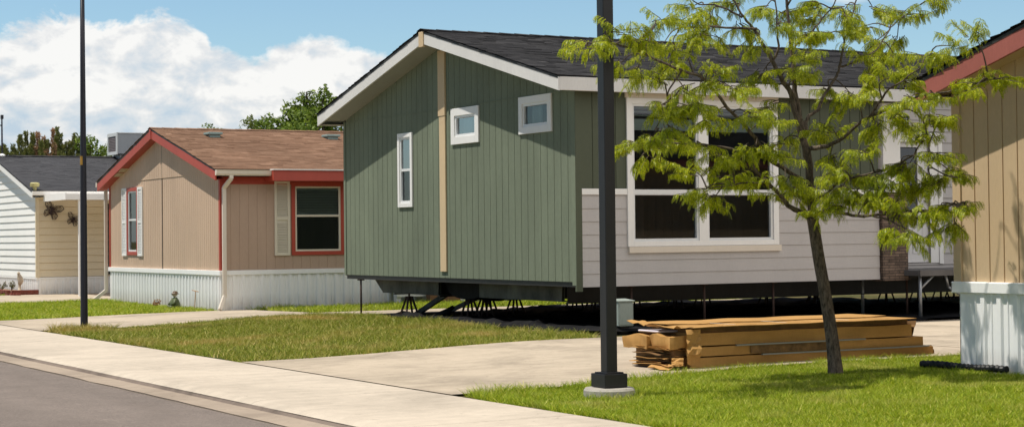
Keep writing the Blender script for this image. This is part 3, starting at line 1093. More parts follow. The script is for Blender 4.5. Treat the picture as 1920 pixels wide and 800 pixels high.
# undercarriage
ch = None
mb = MB()
for ya, yb, sl in ((24.0, 26.72, 0), (28.22, 30.85, 1)):
    xa = 14.2
    zt, zb = .764, .525
    y1b = yb - (.32 if sl else 0)
    for x in (xa, xa + .05):
        mb.poly((x, ya + .02, zb), (x, y1b, zb), (x, yb, zt - .03), (x, yb, zt), (x, ya, zt))
    mb.box(xa, xa + .12, ya + .02, y1b, zb - .014, zb)
    if sl == 0:
        ch = mb.build('chassis', M['belly'], gh)
        mb = MB()
    else:
        mb.build('end_panel', M['belly'], ch)
mb = MB()
for y in (23.95, 25.9, 28.35, 30.15):
    mb.box(14.26, 31, y - .05, y + .05, .745, .764)
    mb.box(14.26, 31, y - .008, y + .008, .50, .745)
    mb.box(14.26, 31, y - .05, y + .05, .482, .50)
mb.build('steel_beam', M['steel_black'], ch)
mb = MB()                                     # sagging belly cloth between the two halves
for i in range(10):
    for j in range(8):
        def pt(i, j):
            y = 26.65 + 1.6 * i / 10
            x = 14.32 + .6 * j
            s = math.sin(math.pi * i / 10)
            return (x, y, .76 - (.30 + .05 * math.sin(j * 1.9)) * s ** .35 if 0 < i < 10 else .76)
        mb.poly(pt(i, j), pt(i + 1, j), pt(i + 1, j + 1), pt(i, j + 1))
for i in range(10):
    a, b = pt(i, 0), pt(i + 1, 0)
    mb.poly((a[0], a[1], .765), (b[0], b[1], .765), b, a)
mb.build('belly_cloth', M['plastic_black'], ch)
mb = MB()
mb.beam((14.22, 29.3, .11), (14.42, 28.35, .53), .06, .085)
mb.build('drawbar', M['belly'], ch)
mb = MB()
mb.beam((14.45, 28.75, .12), (14.75, 27.7, .50), .055, .07)
mb.build('drawbar', M['steel_black'], ch)

# jack stands
def make_stand(x, y, top, label):
    z0 = zl(x, y)
    t = thing('jack_stand', label, 'jack stand', (x, y, z0), 'jack stands under the green house')
    h = top - z0
    for sx in (-1, 1):
        for sy in (-1, 1):
            m = MB()
            m.beam((x + sx * .13, y + sy * .13, z0 + .012), (x + sx * .035, y + sy * .035, z0 + h * .86), .03, .03)
            m.build('leg', M['rust'], t)
    m = MB()
    for a, b in (((-1, -1), (1, -1)), ((1, -1), (1, 1)), ((1, 1), (-1, 1)), ((-1, 1), (-1, -1))):
        m.beam((x + a[0] * .133, y + a[1] * .133, z0 + .012), (x + b[0] * .133, y + b[1] * .133, z0 + .012), .024, .02)
    m.build('base', M['rust'], t)
    m = MB()
    m.box(x - .06, x + .06, y - .06, y + .06, z0 + h * .85, z0 + h * .88)
    m.tube([(x, y, z0 + h * .7), (x, y, z0 + h * .98)], .018, 8)
    m.box(x - .07, x + .07, y - .05, y + .05, z0 + h * .975, z0 + h)
    m.build('screw_head', M['rust'], t)
    return t
s0 = make_stand(14.1, 29.2, .53, 'dark rusty jack stand just left of the leaning drawbar under the green house')
def stand(x, y, label):
    c = copy_tree(s0)
    c.location = (x, y, zl(x, y))
    c['label'] = label
stand(14.62, 27.86, 'dark jack stand directly right of the leaning drawbar, first of the close pair')
stand(14.95, 27.95, 'dark jack stand second of the close pair right of the drawbar')
stand(15.55, 28.9, 'dark jack stand under the pale left end of the right chassis panel')
stand(16.15, 29.0, 'dark jack stand under the middle of the right chassis panel')
stand(18.2, 30.3, 'small distant jack stand below the house corner, left one of three')
stand(18.5, 29.75, 'small distant jack stand below the house corner, middle one of three')
stand(18.9, 29.3, 'small distant jack stand below the house corner, nearest the utility cabinet')
for k, (sx_, sy_) in enumerate(((17.4, 28.3), (20.6, 29.4), (21.4, 28.4), (23.6, 29.6), (24.4, 28.4), (26.4, 29.0), (27.5, 29.8))):
    stand(sx_, sy_, 'dark jack stand in the deep shade under the house behind the cardboard stack')
stand(19.4, 28.6, 'dark jack stand behind the left end of the cardboard stack')
stand(22.5, 28.3, 'dark jack stand behind the trunk of the young tree')
stand(25.2, 28.35, 'dark jack stand seen left of the stone pier, deep under the house')
def make_rod(x, y, label):
    z0 = zl(x, y)
    t = thing('support_post', label, 'support post', (x, y, z0), 'thin support posts under the green house')
    m = MB()
    m.tube([(x, y, z0 + .012), (x, y, .74)], .019, 8)
    m.build('post', M['rust'], t, smooth=True)
    m = MB()
    m.box(x - .06, x + .06, y - .06, y + .06, z0, z0 + .012)
    m.build('foot_plate', M['rust'], t)
    m = MB()
    m.box(x - .05, x + .05, y - .05, y + .05, .74, .764)
    m.build('top_plate', M['rust'], t)
    return t
r0 = make_rod(13.86, 30.75, 'thin dark post under the far left corner of the green house')
for x, y, l in ((14.81, 23.0, 'thin rusty post just right of the grey utility cabinet'), (16.14, 23.0, 'thin rusty post under the middle of the double window'),
                (17.46, 23.0, 'thin rusty post left of the tree trunk under the grey siding'), (20.2, 23.0, 'thin dark post below the stone pier')):
    c = copy_tree(r0)
    c.location = (x, y, zl(x, y))
    c['label'] = l

# black plastic on the ground
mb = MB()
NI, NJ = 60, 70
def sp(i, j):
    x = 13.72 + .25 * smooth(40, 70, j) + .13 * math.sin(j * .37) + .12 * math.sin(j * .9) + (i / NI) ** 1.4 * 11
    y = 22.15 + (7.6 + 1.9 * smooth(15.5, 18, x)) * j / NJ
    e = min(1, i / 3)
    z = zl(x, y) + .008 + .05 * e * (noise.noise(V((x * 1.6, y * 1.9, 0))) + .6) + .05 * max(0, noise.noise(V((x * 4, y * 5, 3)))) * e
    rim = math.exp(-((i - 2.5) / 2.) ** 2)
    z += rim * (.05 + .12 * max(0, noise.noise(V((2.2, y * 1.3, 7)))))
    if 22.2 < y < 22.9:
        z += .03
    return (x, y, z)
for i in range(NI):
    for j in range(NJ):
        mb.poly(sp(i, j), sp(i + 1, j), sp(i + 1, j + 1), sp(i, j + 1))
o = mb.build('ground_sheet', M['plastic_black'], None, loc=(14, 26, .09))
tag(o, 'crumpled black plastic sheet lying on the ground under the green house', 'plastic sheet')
mb = MB()
pts = [(14.35 + .12 * math.sin(k * 1.1) + .05 * k, 28.9 - .1 * k, .10 + .03 * math.sin(k)) for k in range(6)]
mb.tube([(14.05, 28.55, .12), (14.12, 28.3, .12), (14.1, 28.05, .16), (14.2, 27.9, .24), (14.3, 27.85, .33)], [.05, .06, .07, .06, .03], 8)
o = mb.build('plastic_roll', M['plastic_black'], None, smooth=True, loc=(14.1, 28.2, .1))
tag(o, 'bunched roll of black plastic curling up beside the leaning drawbar', 'plastic roll')

# utility cabinet behind the lamp
t = thing('utility_cabinet', 'pale grey green utility cabinet on a post beside the square lamp post', 'utility cabinet', (14.2, 22.3, .09))
mb = MB()
mb.box(14.07, 14.33, 22.2, 22.42, .205, .555)
mb.build('body', M['util'], t, bevel=.012)
mb = MB()
mb.para((14.055, 22.18, .556), (.29, 0, 0), (0, .26, .02), (0, 0, .022))
mb.build('lid', M['util'], t, bevel=.006)
mb = MB()
mb.box(14.13, 14.27, 22.25, 22.38, .09, .204)
mb.build('leg', M['black'], t)
mb = MB()
mb.box(14.085, 14.315, 22.192, 22.199, .23, .53)
mb.box(14.28, 14.305, 22.183, 22.192, .25, .275)
mb.build('door', M['util'], t)

# temporary entry platform
t = thing('entry_platform', 'grey entry platform on folding metal legs below the white door', 'entry platform', (20.9, 23.2, .1))
mb = MB()
mb.box(20.0, 22.6, 22.45, 24.02, .865, .90)
mb.build('deck', M['deckboard'], t, bevel=.006)
mb = MB()
mb.box(19.98, 22.62, 22.42, 22.449, .81, .905)
mb.box(19.97, 19.999, 22.45, 24.02, .815, .898)
mb.build('rim_board', M['deckboard'], t)
for x in (20.06, 22.5):
    for y in (22.52, 23.95):
        mb = MB()
        mb.tube([(x, y, .1), (x, y, .865)], .028, 8)
        mb.build('leg', M['alu'], t, smooth=True)
for a, b in (((20.06, 22.54, .58), (20.42, 22.54, .86)), ((20.62, 22.54, .85), (20.68, 22.54, .62)), ((20.68, 22.54, .62), (21.3, 22.54, .3)), ((20.86, 22.54, .86), (21.6, 22.54, .25))):
    mb = MB()
    mb.tube([a, b], .022, 8)
    mb.build('brace', M['alu'], t, smooth=True)

# ================================================================== TAN PINK HOUSE (red trim)
HX, HY0, HY1 = 13.31, 36.75, 44.82
hE, hEZ, hR, hRZ, hX = 36.45, 3.0, 40.79, 4.10, 13.08
hs = (hRZ - hEZ) / (hR - hE)
def hroof(y):
    return hEZ + hs * ((y - hE) if y < hR else (2 * hR - hE - y))
rh = thing('manufactured_house', 'tan pink house with brown shingle roof, brick red trim and white skirting', 'house', (HX, hR, 0))
P = plane('gable', HX)
mb = MB()
wh = hole_of(42.47, 43.33, 1.17, 2.80, .085)
wall(mb, P, HY0 + .08, HY1 - .08, .86, 2.962, 'groove', [wh], s=.135, w=.014, d=.010)
wall(mb, plane('gable', HX - .012), HY0 + .08, HY1 - .08, 2.955, lambda u: hroof(u) - .17, 'groove', s=.135, w=.014, d=.010, kinks=(hR,))
mb.box(HX - .011, HX + .01, HY0 + .08, HY1 - .08, 2.9555, 2.97)
mb.build('gable_wall', M['pink'], rh)
mb = MB()
mb.bx(P, 40.63, 40.645, .86, 3.85, -.02, .0135)
mb.build('joint_strip', M['deck_dark'], rh)
for a, b in ((HY0 - .01, HY0 + .08), (HY1 - .08, HY1 + .01)):
    mb = MB()
    mb.bx(P, a, b, .86, hroof(HY0) - .19, -.03, .016)
    mb.build('corner_trim', M['red'], rh)
PS = plane('front', HY0)
sw = (14.925, 16.17, 1.165, 2.745)
mb = MB()
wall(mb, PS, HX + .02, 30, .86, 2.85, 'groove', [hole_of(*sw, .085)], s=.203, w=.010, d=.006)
mb.build('side_wall', M['pink_shade'], rh)
mb = MB()
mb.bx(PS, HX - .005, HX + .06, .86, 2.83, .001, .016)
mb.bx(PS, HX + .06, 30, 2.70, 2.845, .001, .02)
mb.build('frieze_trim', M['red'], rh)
window(rh, P, 42.47, 43.33, 1.17, 2.80, .085, M['red'], M['sash'], M['glass'], rail=2.02)
window(rh, PS, *sw, .085, M['red'], M['sash_cream'], M['glass'], rail=2.02, blind=2.05)
def shutter(P, u0, u1, z0, z1, mat):
    m = MB()
    ring(m, P, u0, u1, z0, z1, .055, .002, .035)
    zm = (z0 + z1) / 2
    m.bx(P, u0 + .055, u1 - .055, zm - .035, zm + .035, .002, .034)
    m.bx(P, u0 + .055, u1 - .055, z0 + .055, z1 - .055, .002, .006)
    O, U, N = P
    z = z0 + .07
    while z < z1 - .08:
        if abs(z - zm) > .05:
            m.para(O + U * (u0 + .055) + N * .008 + V((0, 0, z)), U * (u1 - u0 - .11), N * .02 + V((0, 0, -.02)), V((0, 0, .006)))
        z += .036
    return m.build('shutter', mat, rh)
shutter(P, 42.09, 42.46, 1.15, 2.80, M['white'])
shutter(P, 43.34, 43.72, 1.15, 2.80, M['white'])
shutter(PS, 14.53, 14.885, 1.165, 2.77, M['sash_cream'])
shutter(PS, 16.21, 16.56, 1.165, 2.77, M['sash_cream'])
mb = MB()
wall(mb, P, HY0 - .0, HY1 + .0, -.03, .80, 'rib', s=.215, d=.026)
sk = mb.build('skirting', M['skirt'], rh)
mb = MB()
wall(mb, PS, HX, 30, -.03, .80, 'rib', s=.215, d=.026)
mb.build('skirting', M['skirt'], rh)
mb = MB()
mb.bx(P, HY0 - .045, HY1 + .04, .76, .862, .0, .045)
mb.bx(PS, HX - .0, 30, .765, .863, .0, .045)
mb.build('skirting_cap', M['skirt'], rh, bevel=.006)
mb = MB()
wall(mb, plane('rear', HY1), HX, 30, 0, 2.85)
wall(mb, plane('back', 30), HY0, HY1, 0, lambda u: hroof(u) - .17, kinks=(hR,))
mb.build('rear_wall', M['pink'], rh)
mb = MB()
mb.box(HX + .1, 29.9, HY0 + .1, HY1 - .1, .7, .76)
mb.box(HX + .1, 29.9, HY0 + .1, HY1 - .1, 2.86, 2.9)
mb.box(HX + .1, 29.9, 40.3, 40.4, .76, 2.86)
mb.box(17.5, 17.6, HY0 + .1, HY1 - .1, .76, 2.86)
mb.build('inner_partition', M['inside'], rh)
mb = MB()
roof_slope(mb, hE - .03, hEZ + .012, hR, hRZ + .02, hX - .02, 30.3, e=.15, t=.006, seed=8)
roof_slope(mb, 2 * hR - hE + .03, hEZ + .012, hR, hRZ + .02, hX - .02, 30.3, e=.15, t=.006, seed=9)
rf = mb.build('roof', M['sh_brown'], rh)
def hslab(mb, roof, x0, x1, ya, yb, t0, t1):
    za, zb = roof(ya), roof(yb)
    n = len(mb.v)
    mb.v.extend([(x, y, z + t) for t in (t0, t1) for x, y, z in ((x0, ya, za), (x1, ya, za), (x1, yb, zb), (x0, yb, zb))])
    for q in ((3, 2, 1, 0), (4, 5, 6, 7), (0, 1, 5, 4), (1, 2, 6, 5), (2, 3, 7, 6), (3, 0, 4, 7)):
        mb.f.append(tuple(n + i for i in q))
def cap(parent, roof, x0, x1, yr, zr, mat, seed):
    m = MB()
    for x in np.arange(x0, x1, .3):
        x = float(x)
        for s in (-1, 1):
            m.poly((x, yr, zr + .042), (x + .33, yr, zr + .034), (x + .33, yr + s * .15, zr - .003), (x, yr + s * .15, zr + .004))
    m.build('ridge_cap', mat, parent)
cap(rf, hroof, hX - .02, 30.3, hR, hRZ, M['sh_brown'], 1)
mb = MB()
hslab(mb, hroof, hX, 30.3, hE, hR, -.03, .004)
hslab(mb, hroof, hX, 30.3, hR, 2 * hR - hE, -.03, .004)
mb.build('roof_deck', M['deck_dark'], rf)
mb = MB()
hslab(mb, hroof, hX + .004, hX + .034, hE - .02, hR - .001, -.225, -.008)
hslab(mb, hroof, hX + .004, hX + .034, hR + .001, 2 * hR - hE + .02, -.225, -.008)
mb.build('rake_board', M['red'], rh, bevel=.003)
mb = MB()
mb.bx(plane('gable', hX), hR - .05, hR + .05, hRZ - .24, hRZ - .01, -.03, .012)
mb.build('peak_block', M['red'], rh)
mb = MB()
for ya, yb in ((hE, hR), (hR, 2 * hR - hE)):
    mb.poly((hX + .035, ya, hroof(ya) - .215), (HX, ya, hroof(ya) - .215), (HX, yb, hroof(yb) - .215), (hX + .035, yb, hroof(yb) - .215))
mb.poly((hX + .035, hE, hEZ - .15), (30, hE, hEZ - .15), (30, HY0 + .01, hEZ - .15), (hX + .035, HY0 + .01, hEZ - .15))
mb.build('soffit', M['red'], rh)
for yc in (43.30, 43.68):                     # slatted vents under the rake
    m = MB()
    for k in range(4):
        y = yc - .12 + .08 * k
        m.para((hX + .04, y, hroof(y) - .222), (.20, 0, 0), (0, .045, -hs * .045 * 1.0), (0, 0, -.006))
    m.build('soffit_vent', M['lattice'], rh)
# gutter and downspouts
def gutter(house, x0, x1, y, z, mat):
    m = MB()
    prof = [(0, 0), (0, -.11), (-.06, -.12), (-.09, -.085), (-.10, -.03), (-.115, 0), (-.105, 0), (-.09, -.03), (-.08, -.08), (-.055, -.108), (-.008, -.1), (-.008, 0)]
    n = len(prof)
    for i in range(n):
        a, b = prof[i], prof[(i + 1) % n]
        m.poly((x0, y + a[0], z + a[1]), (x1, y + a[0], z + a[1]), (x1, y + b[0], z + b[1]), (x0, y + b[0], z + b[1]))
    for x in (x0, x1):
        m.poly(*[(x, y + a, z + b) for a, b in prof[:6]])
    return m.build('gutter', mat, house)
gutter(rh, hX + .0, 30.3, hE - .022, hEZ - .01, M['cream_trim'])
def spout(pts, mat, house):
    m = MB()
    for a, b in zip(pts[:-1], pts[1:]):
        m.beam(a, b, .085, .065, up=(1, 0, .01) if abs(a[2] - b[2]) < .01 else (0, 1, 0))
    return m.build('downspout', mat, house, bevel=.01)
spout([(13.42, 36.38, 2.88), (13.42, 36.38, 2.80)], M['cream_trim'], rh)
spout([(13.42, 36.38, 2.81), (13.36, 36.66, 2.62)], M['cream_trim'], rh)
spout([(13.36, 36.66, 2.63), (13.36, 36.66, .30)], M['cream_trim'], rh)
spout([(13.36, 36.66, .33), (13.2, 36.52, .04)], M['cream_trim'], rh)
spout([(13.24, 44.93, 2.80), (13.24, 44.93, .25)], M['cream_trim'], rh)
spout([(13.24, 44.93, .28), (12.95, 44.98, .05)], M['cream_trim'], rh)
gutter(rh, hX, 30, 2 * hR - hE + .135, hEZ - .01, M['cream_trim'])
# awning over the side window
mb = MB()
mb.poly((14.31, 36.23, 2.985), (17.4, 36.23, 2.985), (17.4, 36.2, 2.765), (14.31, 36.2, 2.765))
mb.poly((14.31, 36.23, 2.985), (14.31, 36.2, 2.765), (14.31, 36.72, 2.765), (14.31, 36.72, 2.985))
mb.poly((14.31, 36.2, 2.765), (17.4, 36.2, 2.765), (17.4, 36.72, 2.765), (14.31, 36.72, 2.765))
mb.poly((17.4, 36.23, 2.985), (17.4, 36.2, 2.765), (17.4, 36.72, 2.765), (17.4, 36.72, 2.985))
aw = mb.build('awning', M['red'], rh)
mb = MB()
mb.box(14.30, 17.41, 36.19, 36.40, 2.988, 3.012)
mb.build('awning_edge', M['white'], aw)
for x in (14.30, 17.25):                      # low pan vents near the ridge
    m = MB()
    y = 39.95
    z = hroof(y)
    m.lathe((x, y, z - .01), [(.05, 0), (.13, .01), (.13, .06), (.12, .075)], 4)
    m.box(x - .17, x + .17, y - .2, y + .17, z + .05, z + .105)
    m.box(x - .13, x + .13, y - .15, y + .12, z - .03, z + .05)
    m.build('roof_vent', M['teal'], rh, bevel=.012)
# porch glimpsed under the green house
t = thing('side_porch', 'small white posted porch with brown board front, seen under the green house', 'porch', (17.9, 36.2, 0))
for x in (17.2, 18.0, 18.75):
    m = MB()
    m.box(x - .06, x + .06, 36.15, 36.27, .0, .95)
    m.build('post', M['white'], t)
mb = MB()
mb.box(17.26, 18.7, 36.28, 36.74, .30, .36)
mb.box(17.14, 18.8, 36.12, 36.149, .22, .30)
mb.build('deck', M['white'], t)
mb = MB()
mb.box(17.85, 18.6, 35.9, 36.1, .0, .30)
mb.box(17.82, 18.63, 35.87, 36.11, .30, .33)
mb.build('step', M['brownwood'], t)
mb = MB()
mb.box(17.3, 18.68, 36.6, 36.7, .36, .75)
mb.build('shaded_panel', M['inside'], t)

# ================================================================== WHITE HOUSE
WX, WY0, WY1 = 13.3, 51.94, 60.66
wE, wEZ, wR, wRZ, wXf = 51.55, 2.95, 56.3, 4.14, 13.05
ws = (wRZ - wEZ) / (wR - wE)
def wroof(y):
    return wEZ + ws * ((y - wE) if y < wR else (2 * wR - wE - y))
wt = thing('manufactured_house', 'white lap sided house with grey shingle roof and white patio cover', 'house', (WX, wR, 0))
P = plane('gable', WX)
def ur(z):
    zt0 = wroof(WY0) - .16
    if z <= zt0:
        return (WY0 + .06, WY1 - .06)
    d = (z - zt0) / ws
    return (min(wR, WY0 + .06 + d), max(wR, WY1 - .06 - d))
mb = MB()
lap(mb, P, .50, wRZ - .17, ur, .2, .026, notch=.009)
mb.build('gable_wall', M['vinyl'], wt)
PW = plane('front', WY0)
mb = MB()
lap(mb, PW, .50, 2.8, lambda z: (WX + .06, 27), .2, .028, notch=.016)
mb.build('side_wall', M['cream'], wt)
pieces('corner_trim', M['cream'], wt,
       lambda m: m.bx(P, WY0 - .015, WY0 + .06, .48, 2.8, -.04, .038),
       lambda m: m.bx(PW, WX + .0, WX + .06, .48, 2.8, -.03, .038))
mb = MB()
mb.bx(PW, 15.36, 16.25, .55, 2.60, .0, .04)
mb.build('door', M['deck_dark'], wt)
mb = MB()
wall(mb, P, WY0, WY1, -.03, .46, 'rib', s=.23, d=.024)
mb.build('skirting', M['skirt'], wt)
mb = MB()
wall(mb, PW, WX, 27, -.03, .46, 'rib', s=.23, d=.024)
mb.build('skirting', M['skirt'], wt)
mb = MB()
mb.bx(P, WY0 - .03, WY1, .45, .50, 0, .035)
mb.bx(PW, WX, 27, .45, .50, 0, .035)
mb.build('skirting_cap', M['skirt'], wt)
mb = MB()
wall(mb, plane('rear', WY1), WX, 27, 0, 2.8)
wall(mb, plane('back', 27), WY0, WY1, 0, lambda u: wroof(u) - .17, kinks=(wR,))
mb.build('rear_wall', M['vinyl'], wt)
mb = MB()
roof_slope(mb, wE - .03, wEZ + .012, wR, wRZ + .02, wXf - .02, 27.3, e=.16, t=.006, seed=18)
roof_slope(mb, 2 * wR - wE + .03, wEZ + .012, wR, wRZ + .02, wXf - .02, 27.3, e=.16, t=.006, seed=19)
rf = mb.build('roof', M['sh_grey'], wt)
cap(rf, wroof, wXf - .02, 27.3, wR, wRZ + .01, M['sh_dark'], 2)
mb = MB()
hslab(mb, wroof, wXf, 27.3, wE, wR, -.03, .004)
hslab(mb, wroof, wXf, 27.3, wR, 2 * wR - wE, -.03, .004)
mb.build('roof_deck', M['deck_dark'], rf)
mb = MB()
hslab(mb, wroof, wXf + .004, wXf + .034, wE - .02, wR - .001, -.19, -.008)
hslab(mb, wroof, wXf + .004, wXf + .034, wR + .001, 2 * wR - wE + .02, -.19, -.008)
mb.build('rake_board', M['white'], wt)
mb = MB()
for ya, yb in ((wE, wR), (wR, 2 * wR - wE)):
    mb.poly((wXf + .035, ya, wroof(ya) - .18), (WX, ya, wroof(ya) - .18), (WX, yb, wroof(yb) - .18), (wXf + .035, yb, wroof(yb) - .18))
mb.poly((wXf + .035, wE, 2.78), (27, wE, 2.78), (27, WY0 + .02, 2.78), (wXf + .035, WY0 + .02, 2.78))
mb.build('soffit', M['white'], wt)
gutter(wt, wXf, 27.3, wE - .02, wEZ - .005, M['white'])
pc = MB()
pc.box(13.42, 22, 49.25, 51.5, 2.70, 2.74)
for k in range(14):
    pc.box(13.5 + .6 * k, 13.56 + .6 * k, 49.3, 51.5, 2.741, 2.78)
cv = pc.build('patio_cover', M['white'], wt)
mb = MB()
mb.box(13.38, 13.419, 49.21, 51.52, 2.655, 2.84)
mb.box(13.42, 22, 49.21, 49.249, 2.655, 2.82)
mb.build('cover_edge', M['white'], cv)
mb = MB()
mb.box(13.76, 13.84, 49.26, 49.34, .01, 2.70)
mb.build('cover_post', M['white'], cv)
mb = MB()
mb.box(18.5, 18.58, 49.26, 49.34, .01, 2.70)
mb.build('cover_post', M['white'], cv)
mb = MB()
mb.lathe((13.16, 51.62, wroof(51.62)), [(.05, 0), (.06, .1), (.13, .11), (.14, .2), (.1, .23)], 10)
mb.build('vent_cap', M['yellow_cap'], wt)
# swamp cooler
t = thing('evaporative_cooler', 'grey boxy evaporative cooler with slatted end on the white house roof ridge', 'cooler', (17.2, 56.1, 4.13))
mb = MB()
mb.box(16.78, 17.85, 55.62, 56.6, 4.24, 4.88)
mb.build('cabinet', M['cooler'], t, bevel=.02)
mb = MB()
PC = plane('gable', 16.78)
ring(mb, PC, 55.60, 56.62, 4.22, 4.90, .1, .001, .035)
mb.box(16.76, 17.87, 55.6, 56.62, 4.881, 4.91)
mb.build('end_frame', M['cooler_light'], t)
mb = MB()
z = 4.34
while z < 4.78:
    mb.para((16.775, 55.72, z), (0, .78, 0), (-.02, 0, -.025), (0, 0, .008))
    z += .05
mb.bx(PC, 55.7, 56.5, 4.33, 4.79, .0005, .003)
mb.build('grille', M['cooler_grill'], t)
mb = MB()
mb.box(16.9, 17.7, 55.8, 56.5, 4.02, 4.239)
mb.build('stand', M['cooler'], t)
# mast on the ridge end
t = thing('antenna_mast', 'thin dark mast with small bracket on the white house ridge end', 'mast', (13.35, 56.3, 4.15))
mb = MB()
mb.tube([(13.36, 56.3, 4.1), (13.355, 56.3, 5.36)], [.03, .022], 8)
mb.build('pole', M['lamp_blue'], t)
mb = MB()
mb.tube([(13.355, 56.3, 5.1), (13.33, 56.36, 5.1), (13.31, 56.42, 5.13)], .02, 6)
mb.box(13.32, 13.40, 56.26, 56.34, 5.30, 5.42)
mb.build('bracket', M['lamp_blue'], t)
mb = MB()
mb.lathe((13.36, 56.3, 4.13), [(.13, 0), (.11, .05), (.04, .1)], 10)
mb.build('boot', M['white'], t)

# butterflies on the cream wall
def butterfly(cx, cz, s, rot, label):
    t = thing('wall_butterfly', label, 'wall ornament', (cx, WY0 - .03, cz), 'metal butterflies on the cream wall')
    def P2(a, b):
        c, d = math.cos(rot), math.sin(rot)
        return (cx + s * (c * a - d * b), cz + s * (d * a + c * b))
    y = WY0 - .055
    m = MB()
    m.tube([(*P2(0, -.24)[:1], y, P2(0, -.24)[1]), (P2(0, 0)[0], y, P2(0, 0)[1]), (P2(0, .2)[0], y, P2(0, .2)[1])], [.02 * s * 2, .035 * s * 2, .03 * s * 2], 8)
    for sg in (-1, 1):
        m.tube([(P2(0, .2)[0], y, P2(0, .2)[1]), (P2(sg * .09, .38)[0], y, P2(sg * .09, .38)[1])], .012 * s, 5)
    m.build('body', M['iron'], t)
    for sg in (-1, 1):
        for out in ([(.03, .06), (.16, .34), (.40, .46), (.56, .36), (.46, .14), (.22, .0)], [(.03, -.02), (.22, -.02), (.38, -.14), (.36, -.34), (.22, -.42), (.08, -.26)]):
            pts = [P2(sg * a, b) for a, b in out]
            m = MB()
            ring_ = [(p[0], y - .03 * (i in (2, 3)), p[1]) for i, p in enumerate(pts)]
            m.tube(ring_ + [ring_[0]], .024 * s, 6)
            c0 = ring_[0]
            for q in (ring_[2], ring_[3], ring_[4]):
                m.tube([c0, q], .013 * s, 5)
            cx_, cz_ = sum(p[0] for p in pts) / 6, sum(p[1] for p in pts) / 6
            hole = [(cx_ + (p[0] - cx_) * .55, y - .01, cz_ + (p[2] - cz_) * .55) for p in ring_]
            m.tube(hole + [hole[0]], .012 * s, 5)
            w = m.build('wing', M['iron'], t)
butterfly(13.72, 2.40, .52, R(-24), 'larger dark metal butterfly high on the cream wall near its corner')
butterfly(14.33, 2.14, .38, R(-22), 'smaller dark metal butterfly on the cream wall beside the round lamp post')

# brick edged bed with statue and plants
t = thing('brick_edging', 'low red brick edging in front of the white gable skirting', 'brick edging', (12.7, 53, 0))
mb = MB()
r = random.Random(5)
for row in range(2):
    x, y = 12.95, 51.95
    for k in range(24):
        yy = 51.95 + .21 * k + .1 * row
        o_ = r.uniform(-.012, .012)
        mb.box(12.45 + o_, 12.57 + o_, yy, yy + .2, .0 + .075 * row + .001, .072 + .075 * row)
    for k in range(4):
        mb.box(12.58 + .21 * k, 12.58 + .21 * k + .2, 51.93, 52.04, .075 * row + .001, .072 + .075 * row)
for k in range(3):
    mb.box(12.5 + .05 * k, 12.62 + .05 * k, 51.7 - .1 * k, 51.9 - .1 * k, .001, .08)
mb.build('brick_course', M['brickred'], t)
mb = MB()
mb.poly((12.57, 52.04, .1), (13.25, 52.04, .1), (13.25, 57, .1), (12.57, 57, .1))
mb.build('bed_soil', M['dirt'], t)
t = thing('garden_statue', 'slender cream stone statue on a curved stem in the brick edged bed', 'statue', (12.9, 52.35, .1))
mb = MB()
mb.lathe((12.9, 52.35, .1), [(.1, 0), (.1, .03), (.05, .05), (.035, .16), (.05, .24)], 12)
mb.build('pedestal', M['statue'], t, smooth=True)
mb = MB()
mb.tube([(12.9, 52.35, .3), (12.92, 52.3, .4), (12.9, 52.33, .5), (12.87, 52.31, .58), (12.84, 52.29, .62)], [.05, .085, .075, .045, .03], 10)
mb.lathe((12.86, 52.3, .6), [(.0, -.04), (.045, 0), (.04, .04), (0, .07)], 10)
mb.build('figure', M['statue'], t, smooth=True)
def herb(cx, cy, z, hgt, n, label, mat, seed):
    r = random.Random(seed)
    t = thing('small_plant', label, 'plant', (cx, cy, z))
    tri = []
    m = MB()
    for k in range(n):
        a = r.uniform(0, math.tau)
        tip = V((cx + math.cos(a) * hgt * r.uniform(.2, .7), cy + math.sin(a) * hgt * r.uniform(.2, .7), z + hgt * r.uniform(.5, 1)))
        b0 = V((cx, cy, z))
        m.tube([b0, b0.lerp(tip, .5) + V((0, 0, .02)), tip], [.006, .005, .003], 4)
        for q in range(12):
            c = b0.lerp(tip, r.uniform(.35, 1.05)) + V((r.uniform(-1, 1), r.uniform(-1, 1), r.uniform(-1, 1))) * .03
            d = V((r.uniform(-1, 1), r.uniform(-1, 1), r.uniform(-.3, 1))).normalized()
            s = d.cross(V((r.random(), r.random(), r.random()))).normalized()
            l, w = .045, .016
            tri += [c, c + d * l * .5 + s * w, c + d * l, c + d * l * .5 - s * w]
    m.build('stem', M['bark_dark'], t)
    np_mesh('foliage', [tuple(p) for p in tri], 4, mat, t)
herb(12.85, 53.1, .1, .30, 9, 'leafy green plant beside the cream statue in the brick bed', M['herb'], 1)
herb(12.75, 53.9, .1, .26, 8, 'small plant at the photo edge of the brick bed', M['herb'], 2)
herb(12.95, 40.05, .0, .17, 9, 'dry reddish low plant by the white skirting left of the green figure', M['leaf_brown'], 3)
